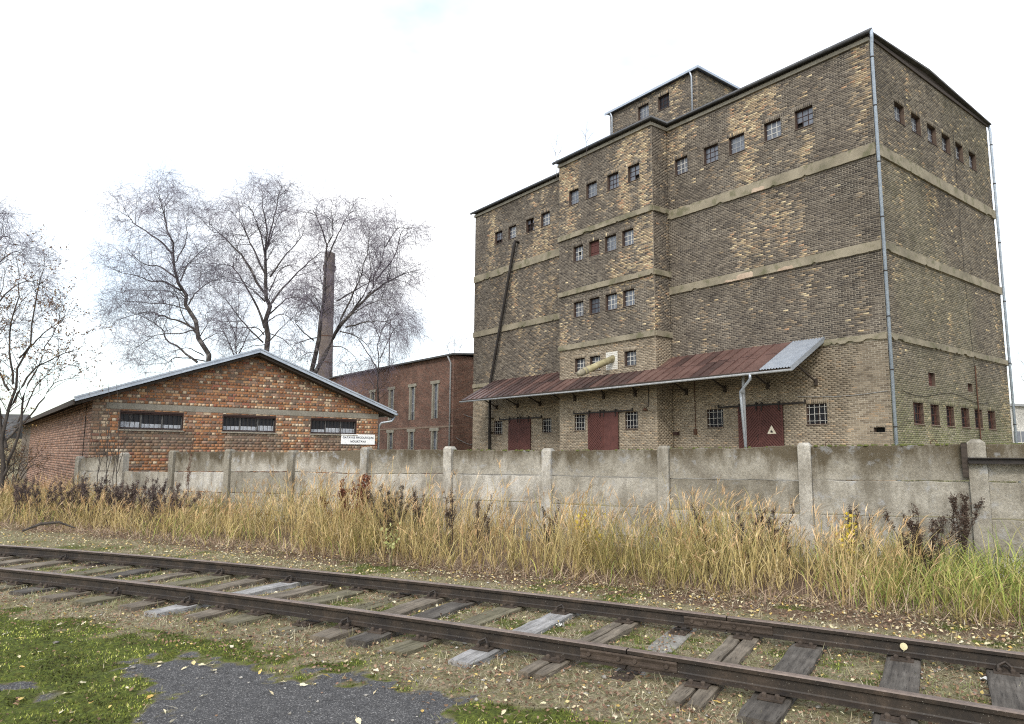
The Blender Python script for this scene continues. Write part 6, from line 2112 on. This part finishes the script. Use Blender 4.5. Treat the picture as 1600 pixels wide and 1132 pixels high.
cl = np.where((rg.random(n) < py_)[:, None], pick(n, YEL, [2, 2, 2, 1, 2, 1], rg), pick(n, BRO, [3, 3, 2, 2, 2], rg)) * rg.normal(1, .12, (n, 1))
V, F, C = scatter_leaves(x, y, rg.uniform(.014, .036, n) * np.where(gn > 1, 1.25, 1), np.clip(cl, .02, .9), rg, lift=rg.uniform(.006, .026, n))
lo = obj('leaf_litter', np_mesh('leaf_litter', V, F, M['leafc'], C)); tag(lo, 'scattered small fallen leaves along the track', 'leaf litter', kind='stuff')
# the larger pale leaves are individual things
leaf_meshes = []
for k in range(6):
    mb = MB(); r_ = random.Random(k)
    out_ = []
    for j in range(12):
        a = 2 * math.pi * j / 12; rr = (1 - .32 * abs(math.sin(a))) * (1 + .10 * math.cos(5 * a)) * .5 * r_.uniform(.92, 1.06)
        out_.append((rr * math.cos(a) + (.10 if j == 0 else 0), rr * math.sin(a) * .86, .10 * math.sin(a) ** 2 * r_.uniform(.4, 1.6) - .05 * math.cos(a) * r_.uniform(-1, 1)))
    mb.add([(0, 0, 0)] + out_, [(0, 1 + j, 1 + (j + 1) % 12) for j in range(12)])
    mb.tube([(-.42, 0, .0), (-.68, .04, .02), (-.85, .02, .05)], .018, 4)
    leaf_meshes.append(mb.mesh('fallen_leaf', colored('pale_leaf_%d' % k, obj_color=True, rough=.75, scale=60, var=(.8, 1.15), bs=.2, bd=.002, trans=.15)))
rgl = random.Random(17)
ZONES = [('pale fallen leaf on the moss and asphalt before the track', 62, lambda n, a: n < -2.0 and a > -9), ('yellow fallen leaf on the dry verge beside the near rail', 60, lambda n, a: -1.9 < n < -.95), ('yellow fallen leaf lying between the two rails', 55, lambda n, a: abs(n) < .62), ('pale fallen leaf on the strip behind the far rail', 60, lambda n, a: 1.0 < n < 2.3)]
for lab, cnt_, ok in ZONES:
    k = 0; tries = 0
    while k < cnt_ and tries < 20000:
        tries += 1
        x = rgl.uniform(-8, 5); y = rgl.uniform(4.6, 12.5)
        if not (-40 < 800 + 1111 * x / y < 1640): continue
        t_, n_ = track_n(np.array([x]), np.array([y])); n_ = float(n_[0])
        if not ok(n_, x): continue
        if fence_uv(x, y)[1] < 4.0: continue
        k += 1
        o = bpy.data.objects.new('fallen_leaf', rgl.choice(leaf_meshes)); s = rgl.uniform(.032, .062)
        o.scale = (s, s * rgl.uniform(.8, 1.1), s); o.location = (x, y, zg(x, y) + .010 + s * .08); o.rotation_euler = (rgl.gauss(0, .25), rgl.gauss(0, .25), rgl.uniform(0, 6.3))
        cc = rgl.choice(YEL + [(.70, .62, .42), (.72, .66, .5), (.66, .58, .38)]); o.color = (*cc, 1); link(o)
        tag(o, lab, 'leaf', lab.replace('leaf', 'leaves', 1))
mb = MB(); mb.add([(0, 0, .04)] + [(.5 * math.cos(a) * (1.12 if abs(a - math.pi) < .3 else 1), .48 * math.sin(a), .0) for a in np.linspace(0, 2 * math.pi, 17)[:-1]], [(0, 1 + j, 1 + (j + 1) % 16) for j in range(16)]); mb.tube([(-.5, 0, 0), (-.72, .03, .02)], .02, 4)
o = bpy.data.objects.new('fallen_leaf', mb.mesh('fallen_leaf', leaf_meshes[0].materials[0])); tj = px_t(1400, 1012, .13); p = tr(tj, GAU - .045, .13)
o.location = p; o.rotation_euler = Matrix.Rotation(track_heading(tj), 3, 'Z').to_4x4().to_euler(); _q = Matrix(((0, 1, 0), (0, 0, -1), (1, 0, 0))).transposed(); _q = Matrix(((0, 1, 0), (0, 0, -1), (1, 0, 0))); _q = _q if _q.determinant() > 0 else Matrix(((0, -1, 0), (0, 0, -1), (1, 0, 0))); o.rotation_euler = (Matrix.Rotation(track_heading(tj), 3, 'Z') @ _q).to_euler(); o.scale = (.06, .06, .06); o.color = (.76, .68, .42, 1); link(o); tag(o, 'round pale leaf stuck upright against the far rail', 'leaf')

# grit: small stones
n = 5200
x = rg.uniform(-9, 5, n); y = rg.uniform(4.3, 11.5, n)
asp, moss, lit, gn, gd = ground_masks(x, y)
keep = (rg.random(n) < np.where(np.abs(np.abs(gn) - 1.1) < .5, .7, .22) * (1 - moss)) & (gd > 3.9)
x, y = x[keep], y[keep]; n = len(x)
ico = np.array([(0, 0, 1), (.9, 0, .2), (.28, .85, .25), (-.73, .53, .2), (-.73, -.53, .25), (.28, -.85, .2), (0, 0, -.6)])
tri = np.array([(0, 1, 2), (0, 2, 3), (0, 3, 4), (0, 4, 5), (0, 5, 1), (6, 2, 1), (6, 3, 2), (6, 4, 3), (6, 5, 4), (6, 1, 5)])
sz = rg.gamma(3, .0032, n) + .004
V = (ico[None] * rg.uniform(.6, 1.3, (n, 7, 1)) * sz[:, None, None]) * np.array([1, 1, .7]) + np.stack([x, y, ground_h(x, y) + sz * .2], 1)[:, None, :]
F = ((np.arange(n) * 7)[:, None, None] + tri[None]).reshape(-1, 3)
c = pick(n, [(.25, .235, .21), (.35, .33, .30), (.17, .155, .14), (.45, .43, .40), (.28, .19, .15)], [3, 3, 2, 1, .7], rg)
st_ = obj('grit', np_mesh('grit', V.reshape(-1, 3), F, M['brick'], np.repeat(c, 7, 0))); tag(st_, 'loose grit and pebbles along the track', 'gravel', kind='stuff')

# ================================================================== WEEDS, SHRUBS, LITTER THINGS
def weed(name, label, cat, px, py, Y, h, seed, nst=5, spread=.25, colr=(.055, .038, .028), head=True, group=None, leafy=0, leafc=None, head_r=.03, sw=.007):
    """dead upright weed: stalks with side shoots, seed heads along their upper half"""
    rg = np.random.default_rng(seed)
    p = at(px, py, Y); base = np.array([p[0], Y, zg(p[0], Y)])
    root = thing(name, label, cat, tuple(base), 0, group)
    B = np.zeros((nst, 3)); B[:, :2] = rg.normal(0, spread * .25, (nst, 2))
    D = np.stack([rg.normal(0, spread, nst), rg.normal(0, spread, nst), np.ones(nst)], 1); D /= np.linalg.norm(D, axis=1, keepdims=True)
    L = h * rg.uniform(.7, 1.05, nst); L[0] = h
    P = np.zeros((nst, 8, 3)); P[:, 0] = B; d = D
    for k in range(1, 8):
        P[:, k] = P[:, k - 1] + d * (L / 7)[:, None]; d = d + rg.normal(size=(nst, 3)) * .06; d /= np.linalg.norm(d, axis=1, keepdims=True)
    Rr = np.repeat((sw * (1 - .6 * np.linspace(0, 1, 8)))[None], nst, 0)
    P1, R1 = sprout(P, Rr, 8.0, .06, .24, .35, .38, .75, .0, .08, 5, rg, .6, .0025)
    v0, f0 = batch_tubes(P, Rr, 5); v1, f1 = batch_tubes(P1, R1, 3)
    m = simple(name + '_stalk', tuple(c * .8 for c in colr), tuple(c * 1.4 for c in colr), 12, .95, bs=0)
    obj('stalk', np_mesh('stalk', np.concatenate([v0, v1]), np.concatenate([f0, f1 + len(v0)]), m), root)
    if head:
        pts = np.concatenate([P1[:, 2:].reshape(-1, 3), P[:, 5:].reshape(-1, 3)]); rep = 12
        pts = np.repeat(pts, rep, 0) + rg.normal(0, head_r * .42, (len(pts) * rep, 3)); n = len(pts)
        a = rg.normal(size=(n, 3)); a /= np.linalg.norm(a, axis=1, keepdims=True); b = np.cross(a, rg.normal(size=(n, 3))); b /= np.linalg.norm(b, axis=1, keepdims=True); s = rg.uniform(.15, .42, (n, 1)) * head_r
        V = np.stack([pts - a * s, pts + b * s * .6, pts + a * s, pts - b * s * .6], 1).reshape(-1, 3)
        c = np.clip(np.array(colr)[None] * rg.uniform(.8, 2.6, (n, 1)), 0, 1)
        obj('seed_heads', np_mesh('seed_heads', V, np.arange(4 * n).reshape(-1, 4), M['leafc'], np.repeat(c, 4, 0)), root)
    if leafy:
        pts = np.concatenate([P1[:, 1:].reshape(-1, 3), P[:, 2:].reshape(-1, 3)]); pts = pts[rg.choice(len(pts), leafy)] + rg.normal(0, .03, (leafy, 3)); n = leafy
        a = rg.normal(size=(n, 3)) + np.array([0, 0, -.5]); a /= np.linalg.norm(a, axis=1, keepdims=True); b = np.cross(a, rg.normal(size=(n, 3))); b /= np.linalg.norm(b, axis=1, keepdims=True); s = rg.uniform(.03, .08, (n, 1))
        V = np.stack([pts, pts + a * s * .5 + b * s * .3, pts + a * s, pts + a * s * .5 - b * s * .3], 1).reshape(-1, 3)
        c = pick(n, leafc, [1] * len(leafc), rg)
        obj('leaves', np_mesh('leaves', V, np.arange(4 * n).reshape(-1, 4), M['leafc'], np.repeat(c, 4, 0)), root)
    return root


DRK, PUR = (.050, .034, .026), (.060, .045, .042)
weed('dead_weed', 'big dark brown clump of dead dock stalks near the right fence post', 'weed', 1440, 905, 9.0, 1.05, 501, 14, .22, DRK, head_r=.035)
weed('dead_weed', 'tall dark dead dock with drooping head against the right post', 'weed', 1497, 850, 10.4, 1.18, 502, 7, .16, DRK, head_r=.045)
weed('dead_weed', 'dark umbel stalk left of the big dock clump', 'weed', 1322, 850, 10.2, .95, 503, 4, .15, DRK)
weed('dead_weed', 'dark seed stalk just right of the umbel stalk', 'weed', 1348, 860, 10.3, .86, 504, 3, .12, DRK)
weed('dead_weed', 'dark brown thicket of dead stalks by the second fence joint', 'weed', 612, 850, 12.2, 1.12, 505, 16, .22, (.045, .034, .026))
weed('dead_weed', 'thin dark stalks right of the dark thicket', 'weed', 655, 850, 12.0, 1.0, 506, 7, .2, DRK)
for k, (px, Y, h) in enumerate(((706, 11.6, 1.1), (745, 11.4, 1.0), (1105, 10.4, .95), (1165, 10.2, .98), (1190, 10.2, .9), (1225, 10.0, .95), (858, 11.0, 1.0))):
    weed('dead_weed', ['upright dark stalk right of the brown thicket', 'dark stalk standing before the fourth fence post', 'dark stalk behind straw grass under the middle panel', 'taller dark stalk under the panel with blue smears', 'short dark stalk beside the taller one', 'dark stalk just left of the wide grey post', 'dark stalk in the straw below the post left of centre'][k], 'weed', px, 860, Y, h, 510 + k, 4, .12, DRK, group='single dark stalks in the tall grass')
for k, (px, Y, h, lab) in enumerate(((110, 17.0, 1.0, 'grey-brown seedy weeds left of the shed corner'), (145, 16.6, 1.05, 'dark seedy weeds below the first fence panel'), (205, 16.8, 1.0, 'dark bushy weeds at the gap in the fence'), (240, 16.6, 1.05, 'tallest dark bushy weeds under the missing panel'), (262, 16.2, .95, 'dark weeds against the left end post'), (60, 17.5, .95, 'grey-brown weeds under the leafy tree'), (25, 17.8, 1.0, 'dark weeds at the left edge under the tree'), (175, 17.0, .9, 'grey weeds between the saplings'))):
    weed('dead_weed', lab, 'weed', px, 820, Y, h, 530 + k, 16, .30, PUR if k % 2 else (.085, .062, .052), head_r=.04, sw=.008)
weed('rust_brown_bush', 'rust-brown withered bush hanging at the fence joint right of the sign', 'bush', 547, 800, 13.8, 1.25, 550, 16, .26, (.12, .05, .03), leafy=900, leafc=[(.17, .07, .04), (.22, .09, .05), (.12, .05, .032)], head_r=.045)
GOLD = [(.62, .47, .05), (.55, .42, .06), (.40, .38, .08), (.66, .52, .10)]
weed('yellow_plant', 'yellow-leaved plant glowing in the grass near the centre', 'plant', 912, 850, 10.6, .98, 560, 5, .14, (.16, .13, .05), head=False, leafy=110, leafc=GOLD)
weed('yellow_plant', 'yellow-leaved plant in the grass left of the wide grey post', 'plant', 1325, 880, 9.6, .82, 561, 5, .14, (.16, .13, .05), head=False, leafy=120, leafc=GOLD)
weed('yellow_plant', 'small pale green plant with toothed leaves by the dark thicket', 'plant', 612, 880, 10.9, .62, 562, 3, .10, (.14, .13, .06), head=False, leafy=60, leafc=[(.36, .38, .14), (.44, .44, .20)])
weed('dead_weed', 'single brown seed head poking above the fence before the shed', 'weed', 295, 760, 18.4, 1.98, 563, 2, .05, (.09, .05, .035), head_r=.03)
# rubbish
mb = MB(); vs = []; fs = []
for j in range(6):
    for i in range(9): vs.append((i * .017, j * .014, .012 * math.sin(i * 1.3 + j) + .008 * math.cos(j * 2.1)))
for j in range(5):
    for i in range(8): fs.append((j * 9 + i, j * 9 + i + 1, (j + 1) * 9 + i + 1, (j + 1) * 9 + i))
mb.add(vs, fs); o = mb.build('paper_scrap', simple('dirty_paper', (.55, .54, .50), (.70, .69, .66), 20, .8), smooth=True)
t_ = px_t(1517, 1046, .03); p = tr(t_, .52, .0); o.location = (p[0], p[1], zg(p[0], p[1]) + .03); o.rotation_euler = (.15, -.1, -.55); tag(o, 'crumpled white paper scrap between the rails at right', 'paper')
o2 = o.copy(); link(o2); t_ = px_t(875, 975, .02); p = tr(t_, .25, 0); o2.location = (p[0], p[1], zg(p[0], p[1]) + .02); o2.scale = (.9, .45, 1.4); o2.rotation_euler = (.2, .1, .8); o2['label'] = 'torn pale scrap beside the bleached sleeper'
mb = MB(); mb.tube([(0, 0, .012), (.16, .03, .03), (.3, .05, .015), (.42, .1, .012)], [.006, .008, .007, .004], 6)
o = mb.build('dead_twig', M['twig_dark']); t_ = px_t(1535, 1085, .02); p = tr(t_, .1, 0); o.location = (p[0], p[1], zg(p[0], p[1]) + .012); o.rotation_euler = (0, 0, -1.0); tag(o, 'short dead twig between the rails near the right edge', 'twig')
mb = MB(); mb.tube([(0, 0, 0), (.3, .05, .13), (.6, .15, .15), (.85, .3, .02)], [.02, .03, .025, .015], 7)
o = mb.build('fallen_branch', M['bark_grey']); p = at(35, 830, 14.6); o.location = (p[0], p[1], zg(p[0], p[1]) + .08); o.rotation_euler = (0, 0, .2); tag(o, 'dark bent branch lying in the grass at far left', 'branch')
# twiggy shrubs closing the view at the far left
for k, (px, Yp, h_, lab) in enumerate(((-10, 24, 2.4, 'dark bare shrub at the left edge behind the leafy tree'), (18, 27, 2.6, 'bare shrub against the far end of the shed flank'), (-45, 22, 2.8, 'bare shrub just outside the left edge'))):
    b_ = at(px, 760, Yp); sx_ = 1111 / Yp
    def q_(dx, z): return (px + dx, 712 - (z - EYE) * sx_)
    tree('bare_shrub', lab, 'shrub', Yp, [([q_(0, .1), q_(4, h_ * .5), q_(8, h_)], .05)] + [([q_(0, .2), q_(d * .5, h_ * .5), q_(d, h_ * f)], .03) for d, f in ((-40, .8), (-22, .95), (24, .9), (44, .7), (-55, .5), (58, .45))],
         600 + k, dens=1.0, depth=1.0, weep=.05, twig='twig_dark', bark='bark_grey', twig_r=.0045, sub=(4.0, 4.0, 4), lens=((.4, 1.1), (.25, .6), (.15, .4)), ups=.35, leaf=(700, .05, BRN, 9), group='bare shrubs at the left edge')
